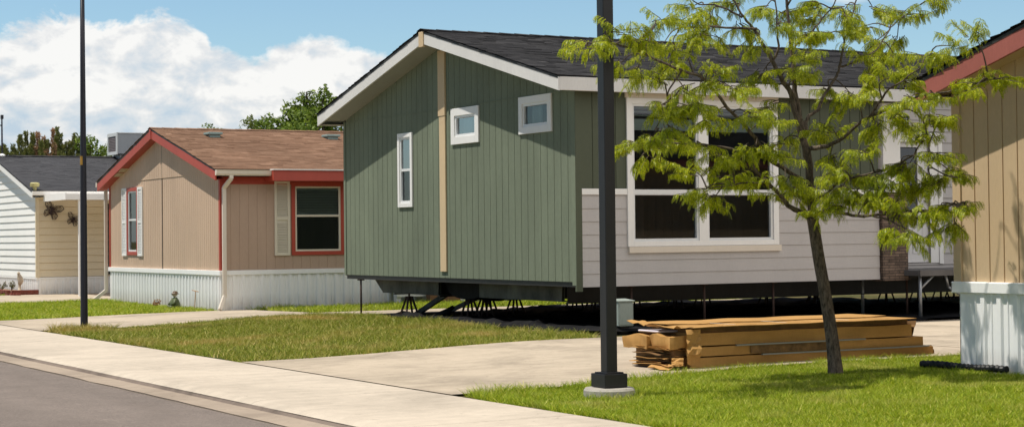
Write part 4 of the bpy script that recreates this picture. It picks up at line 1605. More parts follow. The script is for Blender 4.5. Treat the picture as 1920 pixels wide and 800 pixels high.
# small seated garden figure with wide hat
gx, gy = 12.9, 38.55
t = thing('garden_figure', 'small mossy green seated garden figure with a round brimmed hat', 'garden figure', (gx, gy, 0))
mb = MB()
mb.lathe((gx, gy, 0), [(.10, 0), (.12, .05), (.115, .11), (.085, .2), (.055, .245), (.035, .27)], 16)
for s in (-1, 1):
    mb.tube([(gx - .02, gy + s * .09, .23), (gx - .06, gy + s * .14, .14), (gx - .12, gy + s * .07, .1)], [.035, .035, .028], 8)
    mb.tube([(gx - .02, gy + s * .06, .05), (gx - .13, gy + s * .08, .05), (gx - .15, gy + s * .07, .03)], [.055, .05, .035], 8)
mb.build('body', M['garden_green'], t, smooth=True)
mb = MB()
mb.lathe((gx - .01, gy, .27), [(.0, 0), (.045, .02), (.058, .06), (.05, .1), (0, .12)], 14)
mb.lathe((gx - .068, gy, .325), [(0, -.014), (.014, 0), (0, .014)], 8)
mb.build('head', M['garden_face'], t, smooth=True)
mb = MB()
mb.lathe((gx, gy, .335), [(.088, 0), (.092, .010), (.062, .018), (.058, .045), (.035, .066), (0, .07)], 16)
mb.build('hat', M['garden_brown'], t, smooth=True)
# T shaped rod
mb = MB()
mb.tube([(13.1, 37.85, -.01), (13.12, 37.83, .41)], .009, 6)
mb.tube([(13.12, 37.64, .40), (13.12, 38.05, .425)], .009, 6)
o = mb.build('garden_stake', M['rod'], None, loc=(13.1, 37.85, 0))
tag(o, 'thin rusty T shaped stake leaning by the white skirting', 'stake')

# ================================================================== TAN HOUSE AT RIGHT
TX, TY0, TY1 = 13.2, 14.27, 6.2
tEY, tEZ, tRY, tXf = 14.50, 3.085, 10.24, 12.90
ts = .285
def troof(y):
    return tEZ + ts * ((tEY - y) if y > tRY else (y - (2 * tRY - tEY)))
th = thing('manufactured_house', 'tan board sided house with maroon roof edge and white corrugated skirting', 'house', (TX, tRY, .1))
P = plane('gable', TX)
mb = MB()
wall(mb, P, TY1, TY0, 1.0, 2.975, 'groove', s=.203, w=.016, d=.012, first=.06)
wall(mb, plane('gable', TX - .012), TY1, TY0, 2.968, lambda u: troof(u) - .14, 'groove', s=.203, w=.016, d=.012, first=.06, kinks=(tRY,))
mb.box(TX - .011, TX + .02, TY1, TY0, 2.9685, 2.99)
mb.build('gable_wall', M['tan'], th)
mb = MB()
mb.bx(P, TY0 - .10, TY0 + .012, 1.0, troof(TY0) - .2, -.03, .018)
mb.build('corner_trim', M['tan'], th)
mb = MB()
wall(mb, plane('rear', TY0), TX + .02, 27, 1.0, 2.95, 'groove', s=.203, w=.016, d=.012)
wall(mb, plane('front', TY1), TX, 27, .05, 2.95)
wall(mb, plane('back', 27), TY1, TY0, .05, lambda u: troof(u) - .14, kinks=(tRY,))
mb.build('side_wall', M['tan'], th)
mb = MB()
wall(mb, P, TY1, TY0 - .06, .06, .895, 'rib', s=.23, d=.024)
wall(mb, plane('rear', TY0 - .05), TX + .0, 27, .06, .895, 'rib', s=.23, d=.024)
mb.build('skirting', M['skirt'], th)
mb = MB()
mb.bx(P, TY1, TY0 + .03, .885, 1.005, -.005, .045)
mb.bx(plane('rear', TY0), TX - .045, 27, .886, 1.003, -.005, .03)
mb.build('skirting_cap', M['skirt'], th, bevel=.012)
mb = MB()
roof_slope(mb, tEY + .03, tEZ + .012, tRY, troof(tRY) + .02, tXf - .03, 27, e=.15, t=.012, seed=28)
roof_slope(mb, 2 * tRY - tEY - .03, tEZ + .012, tRY, troof(tRY) + .02, tXf - .03, 27, e=.15, t=.012, seed=29)
rf = mb.build('roof', M['sh_dark'], th)
cap(rf, troof, tXf - .03, 27, tRY, troof(tRY), M['sh_dark'], 3)
mb = MB()
hslab(mb, troof, tXf, 27, tEY, tRY, -.03, .004)
hslab(mb, troof, tXf, 27, tRY, 2 * tRY - tEY, -.03, .004)
mb.build('roof_deck', M['deck_dark'], rf)
mb = MB()
hslab(mb, troof, tXf + .004, tXf + .036, tEY + .02, tRY + .001, -.215, -.02)
hslab(mb, troof, tXf + .004, tXf + .036, tRY - .001, 2 * tRY - tEY - .02, -.215, -.02)
mb.box(tXf + .037, 27, tEY - .01, tEY + .02, tEZ - .17, tEZ - .01)
mb.build('rake_board', M['maroon'], th, bevel=.004)
mb = MB()
for ya, yb in ((tEY, tRY), (tRY, 2 * tRY - tEY)):
    mb.poly((tXf + .037, ya, troof(ya) - .185), (TX, ya, troof(ya) - .185), (TX, yb, troof(yb) - .185), (tXf + .037, yb, troof(yb) - .185))
mb.poly((tXf + .04, tEY - .01, tEZ - .165), (27, tEY - .01, tEZ - .165), (27, TY0 - .01, tEZ - .165), (tXf + .04, TY0 - .01, tEZ - .165))
mb.build('soffit', M['tan'], th)
# black drain pipe at the foot of the skirting
t = thing('drain_pipe', 'short black corrugated drain pipe lying at the tan house skirting', 'drain pipe', (13.15, 14.3, .1))
mb = MB()
pts, rad = [], []
for k in range(40):
    f = k / 39
    pts.append((13.02 + .12 * f + .03 * math.sin(5 * f), 14.62 - 1.15 * f, .135 + .006 * math.sin(9 * f)))
    rad.append(.042 if k % 2 else .034)
mb.tube(pts, rad, 10)
mb.build('pipe', M['drain'], t)

# ================================================================== LAMP POSTS
lx, ly, lz = 9.06, 14.47, .045
t = thing('street_lamp', 'square dark bronze lamp post on a boxed base near the young tree', 'lamp post', (lx, ly, lz), 'street lamps')
mb = MB()
mb.lathe((lx, ly, lz - .05), [(.246, 0), (.243, .08), (.225, .102), (0, .108)], 28)
mb.build('footing', M['footing'], t)
mb = MB()
mb.box(lx - .125, lx + .125, ly - .125, ly + .125, lz + .058, lz + .185)
mb.box(lx - .10, lx + .10, ly - .10, ly + .10, lz + .185, lz + .198)
mb.build('base_cover', M['lamp'], t, bevel=.006)
mb = MB()
mb.box(lx - .058, lx + .058, ly - .058, ly + .058, lz + .19, 5.6)
mb.build('pole', M['lamp'], t, bevel=.008)
mb = MB()
mb.box(lx - .7, lx - .06, ly - .15, ly + .15, 5.42, 5.56)
mb.box(lx - .06, lx + .062, ly - .062, ly + .062, 5.601, 5.62)
mb.build('lamp_head', M['lamp'], t, bevel=.01)
lx, ly = 8.58, 30.42
t = thing('street_lamp', 'round tapered dark lamp post at the lawn tip by the far driveway', 'lamp post', (lx, ly, 0), 'street lamps')
mb = MB()
mb.tube([(lx, ly, -.02), (lx, ly, .12), (lx, ly, 2.4), (lx, ly, 4.2), (lx, ly, 6.2)], [.066, .062, .054, .044, .034], 20)
mb.build('pole', M['lamp_blue'], t, smooth=True)
mb = MB()
for k in range(7):
    a0, a1 = 2.55 + .24 * k, 2.55 + .24 * (k + 1)
    mb.poly(*[(lx + .0545 * math.cos(a), ly + .0545 * math.sin(a), z) for a, z in ((a0, 2.81), (a1, 2.81), (a1, 2.96), (a0, 2.96))])
    mb.poly(*[(lx + .0535 * math.cos(a), ly + .0535 * math.sin(a), z) for a, z in ((a0, 2.96), (a1, 2.96), (a1, 2.81), (a0, 2.81))])
mb.build('sticker', M['yellow'], t)
mb = MB()
mb.tube([(lx, ly, 6.19), (lx - .3, ly, 6.45), (lx - .9, ly, 6.5)], [.034, .03, .028], 10)
mb.lathe((lx - 1.15, ly, 6.44), [(.05, 0), (.19, .03), (.2, .08), (.1, .14), (0, .15)], 14, 1.6, 1)
mb.build('lamp_head', M['lamp_blue'], t)

# ================================================================== CARTON STACK
def carton(label, x0, x1, y0, y1, z0, z1, sag=.0, seed=1):
    r = random.Random(seed)
    t = thing('cardboard_carton', label, 'carton', ((x0 + x1) / 2, (y0 + y1) / 2, z0), 'long cartons stacked by the driveway')
    n = 22
    m = MB()
    def off(i, k):
        a = x0 + (x1 - x0) * i / n
        w = .010 * noise.noise(V((a * 1.7, k * 3.1, seed)))
        return a, w
    def sec(i):
        a, w = off(i, 0)
        _, w2 = off(i, 1)
        return [(a, y0 + w, z0 + sag * 0), (a, y1, z0), (a, y1, z1 + w2), (a, y0 + w + .004, z1 + w2)]
    for i in range(n):
        p, q = sec(i), sec(i + 1)
        for k in range(4):
            m.poly(p[k], p[(k + 1) % 4], q[(k + 1) % 4], q[k])
    m.poly(*sec(0)[::-1])
    m.poly(*sec(n))
    m.build('box', M['card'], t)
    return t
def flap(t, o, a, b, mat='card', bend=.25, name='torn_flap', seed=0, n=5):
    """bent sheet of board: origin o, width a, fold direction b curling over"""
    r = random.Random(seed)
    o, a, b = V(o), V(a), V(b)
    nrm = a.cross(b).normalized()
    m = MB()
    g = []
    for j in range(n + 1):
        f = j / n
        c = o + b * f + nrm * (bend * b.length * f * f)
        row = []
        for k in range(4):
            s = k / 3
            jag = .06 * b.length * r.uniform(-1, 1) if j == n else 0
            row.append(c + a * s + b.normalized() * jag + nrm * (.02 * r.uniform(-1, 1)))
        g.append(row)
    for d in (0, .004):
        for j in range(n):
            for k in range(3):
                m.poly(*[p + nrm * d for p in (g[j][k], g[j][k + 1], g[j + 1][k + 1], g[j + 1][k])])
    return m.build(name, M[mat], t)
cb = carton('lowest brown carton in the stack, longest, resting on the lawn edge', 11.16, 14.58, 16.16, 17.06, .082, .192, seed=2)
cm = carton('thin middle brown carton with a dark water stain on its side', 11.16, 14.44, 16.17, 17.05, .205, .305, seed=3)
ct = carton('topmost deep brown carton with torn open left end and loose lid', 11.2, 14.28, 16.19, 17.04, .318, .452, seed=4)
mb = MB()
mb.box(11.95, 13.08, 16.151, 16.158, .215, .297)
mb.build('water_stain', M['stain'], cm)
for x0, x1, z in ((11.75, 13.55, .312), (12.1, 14.5, .199)):
    mb = MB()
    mb.beam((x0, 16.15, z - .002), (x1, 16.145, z), .03, .016)
    o = mb.build('edge_strip', M['strap'], cm if z > .3 else cb)
# lid in two sheets with a lifted edge and a shaded skirt
for k, (ya, yb, sd) in enumerate(((16.11, 16.62, 1), (16.64, 17.34, 2))):
    m = MB()
    n = 30
    for i in range(n):
        xa, xb = 11.16 + 3.13 * i / n, 11.16 + 3.13 * (i + 1) / n
        def zz(x, y):
            return .517 + .012 * noise.noise(V((x * 2.2, y * 3, sd))) + (.012 if k else 0)
        def ye(x):
            return ya + (.02 * noise.noise(V((x * 2.6, 4.4, sd))) if k == 0 else .03 * noise.noise(V((x * 1.8, 8.1, sd))))
        a, b = ye(xa), ye(xb)
        for d in (0, .007):
            m.poly((xa, a, zz(xa, a) + d), (xb, b, zz(xb, b) + d), (xb, yb, zz(xb, yb) + d), (xa, yb, zz(xa, yb) + d))
        m.poly((xa, a, zz(xa, a)), (xb, b, zz(xb, b)), (xb, b, zz(xb, b) + .007), (xa, a, zz(xa, a) + .007))
    ld = m.build('lid', M['card'], ct)
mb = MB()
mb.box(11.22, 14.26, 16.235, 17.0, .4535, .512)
mb.build('lid_shade', M['card_dark'], ct)  # dark strip painted in as the shade under the lid's lip
for i, x in enumerate((11.55, 11.72, 12.0, 12.42, 12.75, 13.3, 13.9)):
    mb = MB()
    mb.box(x, x + .014, 16.13, 16.6, .5355, .538)
    mb.build('tape_seam', M['cream_trim'] if i % 2 else M['card'], ld)
# torn, crushed left end
def crushed(t, x0, x1, y0, y1, z0, z1, seed, mat='card', amp=.03):
    m = MB()
    N_ = 7
    def dp(p):
        q = V(p) * 6 + V((seed * 3.7, 0, 0))
        return V(p) + V((noise.noise(q), noise.noise(q + V((9, 0, 0))), noise.noise(q + V((0, 9, 0))))) * amp
    def face(o, a, b):
        for i in range(N_):
            for j in range(N_):
                m.poly(*[dp(V(o) + V(a) * u / N_ + V(b) * v / N_) for u, v in ((i, j), (i + 1, j), (i + 1, j + 1), (i, j + 1))])
    dx, dy, dz = (x1 - x0, 0, 0), (0, y1 - y0, 0), (0, 0, z1 - z0)
    face((x0, y0, z0), dy, dz)
    face((x0, y0, z0), dx, dz)
    face((x0, y1, z0), dx, dz)
    face((x0, y0, z1), dx, dy)
    face((x0, y0, z0), dx, dy)
    return m.build('crushed_end', M[mat], t)
crushed(cm, 10.92, 11.2, 16.22, 16.6, .285, .43, 1, 'card', .035)
crushed(cm, 10.90, 11.2, 16.62, 17.08, .28, .42, 2, 'card', .035)
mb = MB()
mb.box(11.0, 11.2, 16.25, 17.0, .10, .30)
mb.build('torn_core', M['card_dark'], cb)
rr = random.Random(12)
for k in range(8):
    z = .098 + .024 * k
    xe, ya_, yb_ = 10.86 + rr.uniform(0, .16), 16.16 + rr.uniform(0, .22), 17.02 + rr.uniform(-.25, .08)
    m = MB()
    n = 12
    top = []
    for i in range(n + 1):
        y = ya_ + (yb_ - ya_) * i / n
        top.append([(xe + .03 * noise.noise(V((y * 7, k, 2))) + (.2 if j else 0), y, z + .022 * noise.noise(V((y * 4, k * 2.3, j)))) for j in (0, 1)])
    for i in range(n):
        p, q = top[i], top[i + 1]
        m.poly(p[0], p[1], q[1], q[0])
        m.poly(p[0], q[0], (q[0][0], q[0][1], q[0][2] - .006), (p[0][0], p[0][1], p[0][2] - .006))
        m.poly((p[0][0], p[0][1], p[0][2] - .006), (q[0][0], q[0][1], q[0][2] - .006), (q[1][0], q[1][1], q[1][2] - .006), (p[1][0], p[1][1], p[1][2] - .006))
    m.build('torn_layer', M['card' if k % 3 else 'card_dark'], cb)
flap(ct, (11.22, 16.18, .505), (0, .55, 0), (-.27, .02, .0), bend=.1, seed=2)
flap(ct, (11.22, 16.78, .51), (0, .35, .03), (-.24, .0, .05), bend=-.1, seed=3)
flap(ct, (11.27, 16.13, .50), (-.17, .03, .0), (-.02, -.03, -.26), bend=.10, seed=4)
flap(ct, (11.24, 16.12, .33), (-.16, .02, .02), (.02, .0, -.23), bend=-.10, seed=5)
flap(cb, (11.05, 16.14, .20), (-.12, .05, .0), (-.05, -.05, -.10), bend=.3, seed=16)
flap(cb, (10.95, 16.16, .11), (.0, .35, .02), (-.14, -.03, -.015), bend=-.15, seed=19)
flap(ct, (11.22, 16.5, .45), (0, .5, 0), (-.2, 0, -.1), bend=.3, seed=6, mat='card_dark')
flap(cm, (11.12, 16.2, .29), (.0, .7, .0), (-.23, .02, -.02), bend=.12, seed=8)
flap(cb, (14.58, 16.2, .19), (0, .6, 0), (.07, 0, -.08), bend=.2, seed=14)
flap(ct, (14.28, 16.2, .32), (0, .7, 0), (.06, 0, .17), bend=.1, seed=15, mat='card_dark')
mb = MB()
mb.box(10.96, 11.5, 16.5, 16.9, .458, .48)
mb.build('foam_wrap', M['foamwhite'], ct, bevel=.01)
mb = MB()
mb.lathe((14.44, 16.5, .31), [(.0, 0), (.07, .005), (.07, .04), (.045, .07), (.05, .1), (0, .12)], 10)
o = mb.build('plastic_bottle', M['foamwhite'], None, smooth=True, loc=(14.44, 16.5, .31))
tag(o, 'small crumpled white plastic cup on the step at the stack right end', 'plastic cup')
mb = MB()
for k in range(3):
    mb.box(11.1 + .12 * k, 11.2 + .12 * k, 16.15 - .03 * k, 16.3 - .03 * k, .075, .081 + .002 * k)

LIMBS = [
    (0.088, 0.06, [(0.0, 0, -0.03), (-0.03, 0, 0.31), (-0.09, 0, 0.75), (-0.16, 0, 1.18), (-0.2, 0, 1.46), (-0.22, 0, 1.59)]),
    (0.05, 0.008, [(-0.22, 0.0, 1.59), (-0.24, 0.0, 1.95), (-0.26, 0.0, 2.22), (-0.32, 0.0, 2.55), (-0.37, 0.0, 2.83), (-0.39, 0.0, 3.1), (-0.42, 0.0, 3.43), (-0.45, 0.0, 3.76), (-0.49, 0.0, 4.14), (-0.53, 0.0, 4.58)]),
    (0.036, 0.007, [(-0.25, 0.0, 2.17), (-0.34, -0.01, 2.5), (-0.42, -0.02, 2.85), (-0.53, -0.03, 3.03), (-0.61, -0.04, 3.2), (-0.7, -0.06, 3.34), (-0.78, -0.07, 3.5), (-0.9, -0.08, 3.64), (-1.03, -0.09, 3.86), (-1.14, -0.1, 4.13)]),
    (0.016, 0.005, [(-0.61, -0.04, 3.2), (-0.56, -0.08, 3.31), (-0.57, -0.12, 3.49), (-0.59, -0.16, 3.79), (-0.63, -0.2, 4.11)]),
    (0.022, 0.006, [(-0.27, 0.0, 2.44), (-0.25, 0.06, 2.61), (-0.13, 0.12, 2.71), (-0.06, 0.18, 2.84), (0.07, 0.24, 3.03), (0.13, 0.3, 3.16), (0.19, 0.36, 3.37), (0.21, 0.42, 3.52), (0.28, 0.48, 3.64), (0.36, 0.54, 3.85), (0.42, 0.6, 4.16)]),
    (0.026, 0.006, [(-0.25, 0.0, 2.3), (-0.09, -0.2, 2.32), (0.04, -0.4, 2.39), (0.16, -0.6, 2.52), (0.24, -0.8, 2.59), (0.34, -1.0, 2.78), (0.47, -1.2, 2.89), (0.63, -1.4, 3.02)]),
    (0.014, 0.005, [(0.24, -0.8, 2.58), (0.53, -1.02, 2.7), (0.69, -1.24, 2.75), (0.91, -1.46, 2.77), (1.11, -1.68, 2.83), (1.26, -1.9, 2.85)]),
    (0.012, 0.005, [(0.13, 0.3, 3.16), (0.37, 0.48, 3.24), (0.59, 0.66, 3.37), (0.75, 0.84, 3.57), (0.89, 1.02, 3.71), (1.19, 1.2, 3.92)]),
    (0.034, 0.006, [(-0.22, 0.0, 1.58), (-0.39, -0.06, 1.67), (-0.49, -0.12, 1.72), (-0.61, -0.19, 1.87), (-0.79, -0.25, 2.02), (-1.0, -0.31, 2.26), (-1.41, -0.38, 2.33), (-1.81, -0.44, 2.35), (-2.04, -0.5, 2.34)]),
    (0.012, 0.005, [(-0.61, -0.19, 1.87), (-0.85, -0.32, 1.95), (-1.13, -0.46, 1.92), (-1.36, -0.6, 1.89)]),
    (0.028, 0.006, [(-0.24, 0.0, 1.92), (-0.5, -0.17, 2.08), (-0.72, -0.35, 2.19), (-0.92, -0.52, 2.46), (-1.16, -0.69, 2.68), (-1.31, -0.86, 2.85), (-1.48, -1.04, 2.97), (-1.65, -1.21, 3.01), (-1.92, -1.38, 3.1), (-2.14, -1.55, 3.19), (-2.38, -1.73, 3.22), (-2.59, -1.9, 3.18)]),
    (0.01, 0.005, [(-1.65, -1.21, 3.0), (-1.77, -1.14, 2.83), (-1.8, -1.07, 2.63), (-1.9, -1.0, 2.46)]),
    (0.01, 0.005, [(-2.0, -1.38, 3.14), (-1.96, -1.29, 3.33), (-1.89, -1.2, 3.49)]),
    (0.026, 0.006, [(-0.22, 0.0, 1.58), (-0.15, -0.16, 1.65), (-0.07, -0.33, 1.68), (0.05, -0.49, 1.62), (0.24, -0.65, 1.6), (0.58, -0.81, 1.64), (0.85, -0.98, 1.65), (0.97, -1.14, 1.7), (1.01, -1.3, 1.69)]),
    (0.011, 0.005, [(0.27, -0.65, 1.6), (0.37, -0.93, 1.55), (0.47, -1.2, 1.47)]),
    (0.018, 0.006, [(-0.22, 0.0, 1.75), (-0.08, -0.19, 1.85), (-0.0, -0.37, 1.96), (0.23, -0.56, 2.01), (0.52, -0.74, 2.1), (0.63, -0.93, 2.18), (0.82, -1.11, 2.01), (0.95, -1.3, 1.95)]),
    (0.012, 0.005, [(0.24, -0.8, 2.58), (0.49, -0.88, 2.65), (0.68, -0.95, 2.56), (0.74, -1.03, 2.35), (0.74, -1.1, 2.16)]),
    (0.014, 0.005, [(-0.78, -0.07, 3.53), (-1.1, -0.2, 3.53), (-1.4, -0.33, 3.52), (-1.59, -0.47, 3.49), (-1.69, -0.6, 3.32)]),
    (0.012, 0.005, [(-0.92, -0.08, 3.64), (-1.15, -0.15, 3.75), (-1.38, -0.23, 3.77), (-1.54, -0.3, 3.89)]),
    (0.016, 0.005, [(-0.37, 0.0, 2.99), (-0.37, 0.1, 3.33), (-0.19, 0.2, 3.5), (-0.04, 0.3, 3.66), (0.1, 0.4, 3.83), (0.22, 0.5, 4.1)]),
]
CLUSTERS = [(-2.61, -1.9, 3.17), (-2.43, -1.73, 3.24), (-2.25, -1.73, 3.3), (-2.24, -1.55, 3.08), (-2.08, -1.38, 3.02), (-1.96, -1.29, 3.38), (-1.86, -1.2, 3.48), (-2.09, -1.55, 3.23), (-1.65, -0.6, 3.19), (-1.76, -0.6, 3.35), (-1.58, -1.21, 3.16), (-1.39, -0.33, 3.48), (-1.56, -0.47, 3.52), (-1.24, -0.2, 3.5), (-1.23, -0.15, 3.69), (-1.43, -0.23, 3.77), (-0.92, -0.08, 3.59), (-1.01, -0.09, 3.78), (-0.72, -0.16, 3.71), (-0.6, -0.12, 3.53), (-0.48, 0.0, 3.7), (-0.79, -0.07, 3.4), (-1.81, -1.14, 2.91), (-1.63, -1.14, 2.83), (-1.44, -1.04, 2.91), (-1.31, -1.04, 3.02), (-1.16, -0.86, 2.85), (-1.85, -1.07, 2.68), (-1.72, -1.07, 2.63), (-1.57, -1.07, 2.65), (-1.32, -0.69, 2.6), (-1.79, -1.0, 2.45), (-1.95, -1.0, 2.38), (-2.07, -0.5, 2.34), (-1.94, -0.5, 2.25), (-1.55, -0.38, 2.38), (-1.39, -0.38, 2.33), (-1.23, -0.38, 2.24), (-1.47, -0.6, 2.05), (-1.39, -0.6, 1.87), (-1.26, -0.6, 1.81), (-1.13, -0.46, 1.97), (-1.01, -0.31, 2.16), (-0.96, -0.32, 2.0), (-0.87, -0.52, 2.31), (-0.98, -0.52, 2.61), (-0.77, -0.52, 2.53), (-0.64, -0.02, 2.77), (-0.81, -0.03, 2.99), (-0.7, -0.04, 3.1), (-0.48, -0.03, 3.07), (-0.35, 0.1, 3.22), (-0.37, 0.0, 2.99), (-0.66, -0.35, 2.24), (-0.48, -0.01, 2.39), (-0.56, -0.17, 2.0), (-0.78, -0.25, 1.98), (-0.37, 0.0, 1.9), (-0.5, -0.12, 1.79), (-0.22, 0.2, 3.45), (-0.15, 0.3, 3.68), (0.01, 0.3, 3.51), (-0.05, 0.4, 3.83), (0.21, 0.48, 3.7), (0.32, 0.42, 3.47), (0.28, 0.54, 3.82), (0.57, 0.84, 3.68), (0.68, 0.84, 3.51), (0.56, 0.54, 3.82), (0.89, 1.02, 3.76), (1.11, 1.2, 3.81), (1.25, 1.2, 3.95), (0.95, 1.02, 3.56), (0.41, 0.48, 3.25), (0.64, 0.66, 3.26), (0.81, 0.66, 3.35), (0.5, 0.48, 3.08), (0.06, 0.24, 2.95), (0.23, 0.24, 2.89), (0.13, -0.8, 2.71), (0.36, -1.2, 2.93), (0.52, -1.2, 2.88), (0.63, -1.4, 3.06), (0.75, -1.4, 3.14), (0.93, -1.4, 3.21), (1.01, -1.68, 3.23), (0.51, -1.02, 2.71), (0.66, -1.24, 2.72), (1.01, -1.68, 2.78), (1.16, -1.68, 2.85), (1.25, -1.9, 2.86), (0.29, -0.8, 2.5), (0.49, -0.88, 2.59), (0.62, -0.95, 2.51), (0.78, -0.95, 2.48), (0.69, -1.03, 2.32), (0.72, -1.1, 2.16), (0.63, -0.93, 2.12), (0.88, -0.95, 2.56), (0.51, -0.74, 2.08), (0.64, -0.74, 1.94), (0.82, -1.11, 1.96), (0.88, -1.3, 1.96), (0.93, -1.3, 2.03), (0.29, -0.56, 1.98), (0.11, -0.37, 1.99), (-0.02, -0.37, 1.88), (0.18, -0.56, 1.88), (0.34, -0.56, 1.85), (-0.1, -0.37, 2.04), (0.13, -0.56, 2.19), (-0.07, -0.2, 2.21), (0.04, -0.49, 1.72), (0.22, -0.65, 1.69), (0.34, -0.93, 1.68), (0.5, -0.81, 1.6), (0.34, -0.93, 1.47), (0.47, -1.2, 1.45), (0.71, -0.81, 1.6), (0.83, -0.98, 1.65), (0.89, -1.14, 1.67), (0.98, -1.3, 1.69), (0.93, -0.98, 1.52), (-0.06, -0.4, 2.47), (-0.15, 0.0, 2.44), (-0.15, -0.16, 1.67), (-0.26, 0.0, 1.92), ]

# ================================================================== YOUNG TREE
TB = V((11.9, 14.64, .085))
cR = V((math.cos(.507), -math.sin(.507), 0))
cD = V((math.sin(.507), math.cos(.507), 0))
def tp(p):
    return TB + cR * p[0] + cD * p[1] + V((0, 0, p[2]))
tree = thing('young_tree', 'slender young tree with feathery yellow green leaves on the near lawn', 'tree', TB)
rng = random.Random(21)
LIMBS.append((.012, .004, [(-.45, 0, 3.76), (-.2, -.15, 4.2), (.05, -.3, 4.6), (.1, -.35, 4.95)]))
CLUSTERS += [(.1, -.35, 4.95), (-.3, .1, 4.4), (-.5, .2, 4.75), (-.9, .1, 4.3), (-.75, .3, 4.6), (-1.1, .1, 4.15)]
def spline(pts, n=4):
    out = []
    P = [pts[0]] + pts + [pts[-1]]
    for i in range(1, len(P) - 2):
        for k in range(n):
            t = k / n
            a, b, c, d = P[i - 1], P[i], P[i + 1], P[i + 2]
            out.append(.5 * ((2 * b) + (c - a) * t + (2 * a - 5 * b + 4 * c - d) * t * t + (3 * b - a - 3 * c + d) * t ** 3))
    out.append(pts[-1])
    return out
mb = MB()
nodes = []
for li, (ra, rb, pts) in enumerate(LIMBS):
    if li == 0:
        pts = [(pts[0][0], 0, -.06)] + list(pts)[1:]
    sp_ = spline([tp(p) for p in pts], 4)
    n = len(sp_)
    rad = []
    for i in range(n):
        f = i / (n - 1)
        r_ = ra + (rb - ra) * f ** .8
        if li == 0:
            r_ = .066 + .028 * math.exp(-f * 9) - .006 * f
        else:
            sp_[i] = sp_[i] + V((rng.uniform(-1, 1), rng.uniform(-1, 1), rng.uniform(-1, 1))) * .008
        rad.append(r_)
    mb.tube(sp_, rad, 10 if li < 3 else 6)
    if li:
        nodes += [(p, r_) for p, r_ in zip(sp_, rad)]
quads = []
def leaf(p, d, L, r):
    """one pinnate leaf: drooping midrib with two rows of leaflets"""
    d = V(d).normalized()
    n = 11
    c = V(p)
    st = L / n
    dirn = d.copy()
    roll = r.uniform(-.5, .5)
    for i in range(n):
        dirn = (dirn + V((0, 0, -.15 - .10 * r.random()))).normalized()
        c2 = c + dirn * st
        s = dirn.cross(V((0, 0, 1)))
        if s.length < .05:
            s = V((1, 0, 0))
        s.normalize()
        up = s.cross(dirn)
        f = (i + .5) / n
        ll = .022 * (math.sin(math.pi * min(1, .22 + f * .78)) * .75 + .35)
        w = st * .78
        for sg in (-1, 1):
            ld = (s * sg * .9 + dirn * .45 + up * (roll * sg - .12)).normalized()
            q = ld.cross(up).normalized()
            e = c + dirn * (st * .5)
            quads.extend((e, e + ld * ll * .5 + q * w * .5, e + ld * ll, e + ld * ll * .5 - q * w * .5))
        c = c2
def twig(p, d, L, r):
    d = V(d).normalized()
    c = V(p)
    pts = [c.copy()]
    n = 6
    a = r.random() * 6
    for i in range(n):
        d = (d + V((r.uniform(-.12, .12), r.uniform(-.12, .12), r.uniform(-.14, .05)))).normalized()
        c = c + d * (L / n)
        pts.append(c.copy())
    mb.tube(pts, [.005 - .0005 * i for i in range(n + 1)], 4, cap=False)
    k = max(5, int(L / .021))
    for j in range(k):
        f = .15 + .85 * (j + r.random()) / k
        x = f * n
        i = min(n - 1, int(x))
        q = pts[i].lerp(pts[i + 1], x - i)
        t = (pts[i + 1] - pts[i]).normalized()
        s = t.cross(V((0, 0, 1)))
        s = s.normalized() if s.length > .05 else V((1, 0, 0))
        for sg in ((-1, 1) if r.random() < .45 else (r.choice((-1, 1)),)):
            dd = t * r.uniform(.3, .9) + s * sg * r.uniform(.5, 1.1) + V((0, 0, r.uniform(-.35, .45)))
            leaf(q, dd, r.uniform(.075, .135), r)
for cxyz in CLUSTERS:
    c = tp((cxyz[0], cxyz[1] + rng.uniform(-.3, .3), cxyz[2]))
    cand = sorted(nodes, key=lambda q: (q[0] - c).length)[:6]
    a = cand[0][0] if (cand[0][0] - c).length > .12 else cand[min(5, len(cand) - 1)][0]
    out = (c - a)
    if out.length > .10:
        m1 = a.lerp(c, .5) + V((rng.uniform(-.05, .05), rng.uniform(-.05, .05), .04))
        mb.tube(spline([a, m1, c], 3), [.009 - .0008 * i for i in range(7)], 5, cap=False)
    for k in range(rng.choice((7, 8, 8, 9))):
        ang = rng.uniform(0, math.tau)
        d = V((math.cos(ang), math.sin(ang), rng.uniform(-.25, .35)))
        if out.length > .05:
            d += out.normalized() * .7
        twig(c + V((rng.uniform(-1, 1), rng.uniform(-1, 1), rng.uniform(-.6, .6))) * .07, d, rng.uniform(.14, .29), rng)
    if rng.random() < .5:
        nodes.append((c, .006))
mb.build('trunk', M['bark'], tree, smooth=True)
np_mesh('crown', [tuple(q) for q in quads], 4, M['locust'], tree)

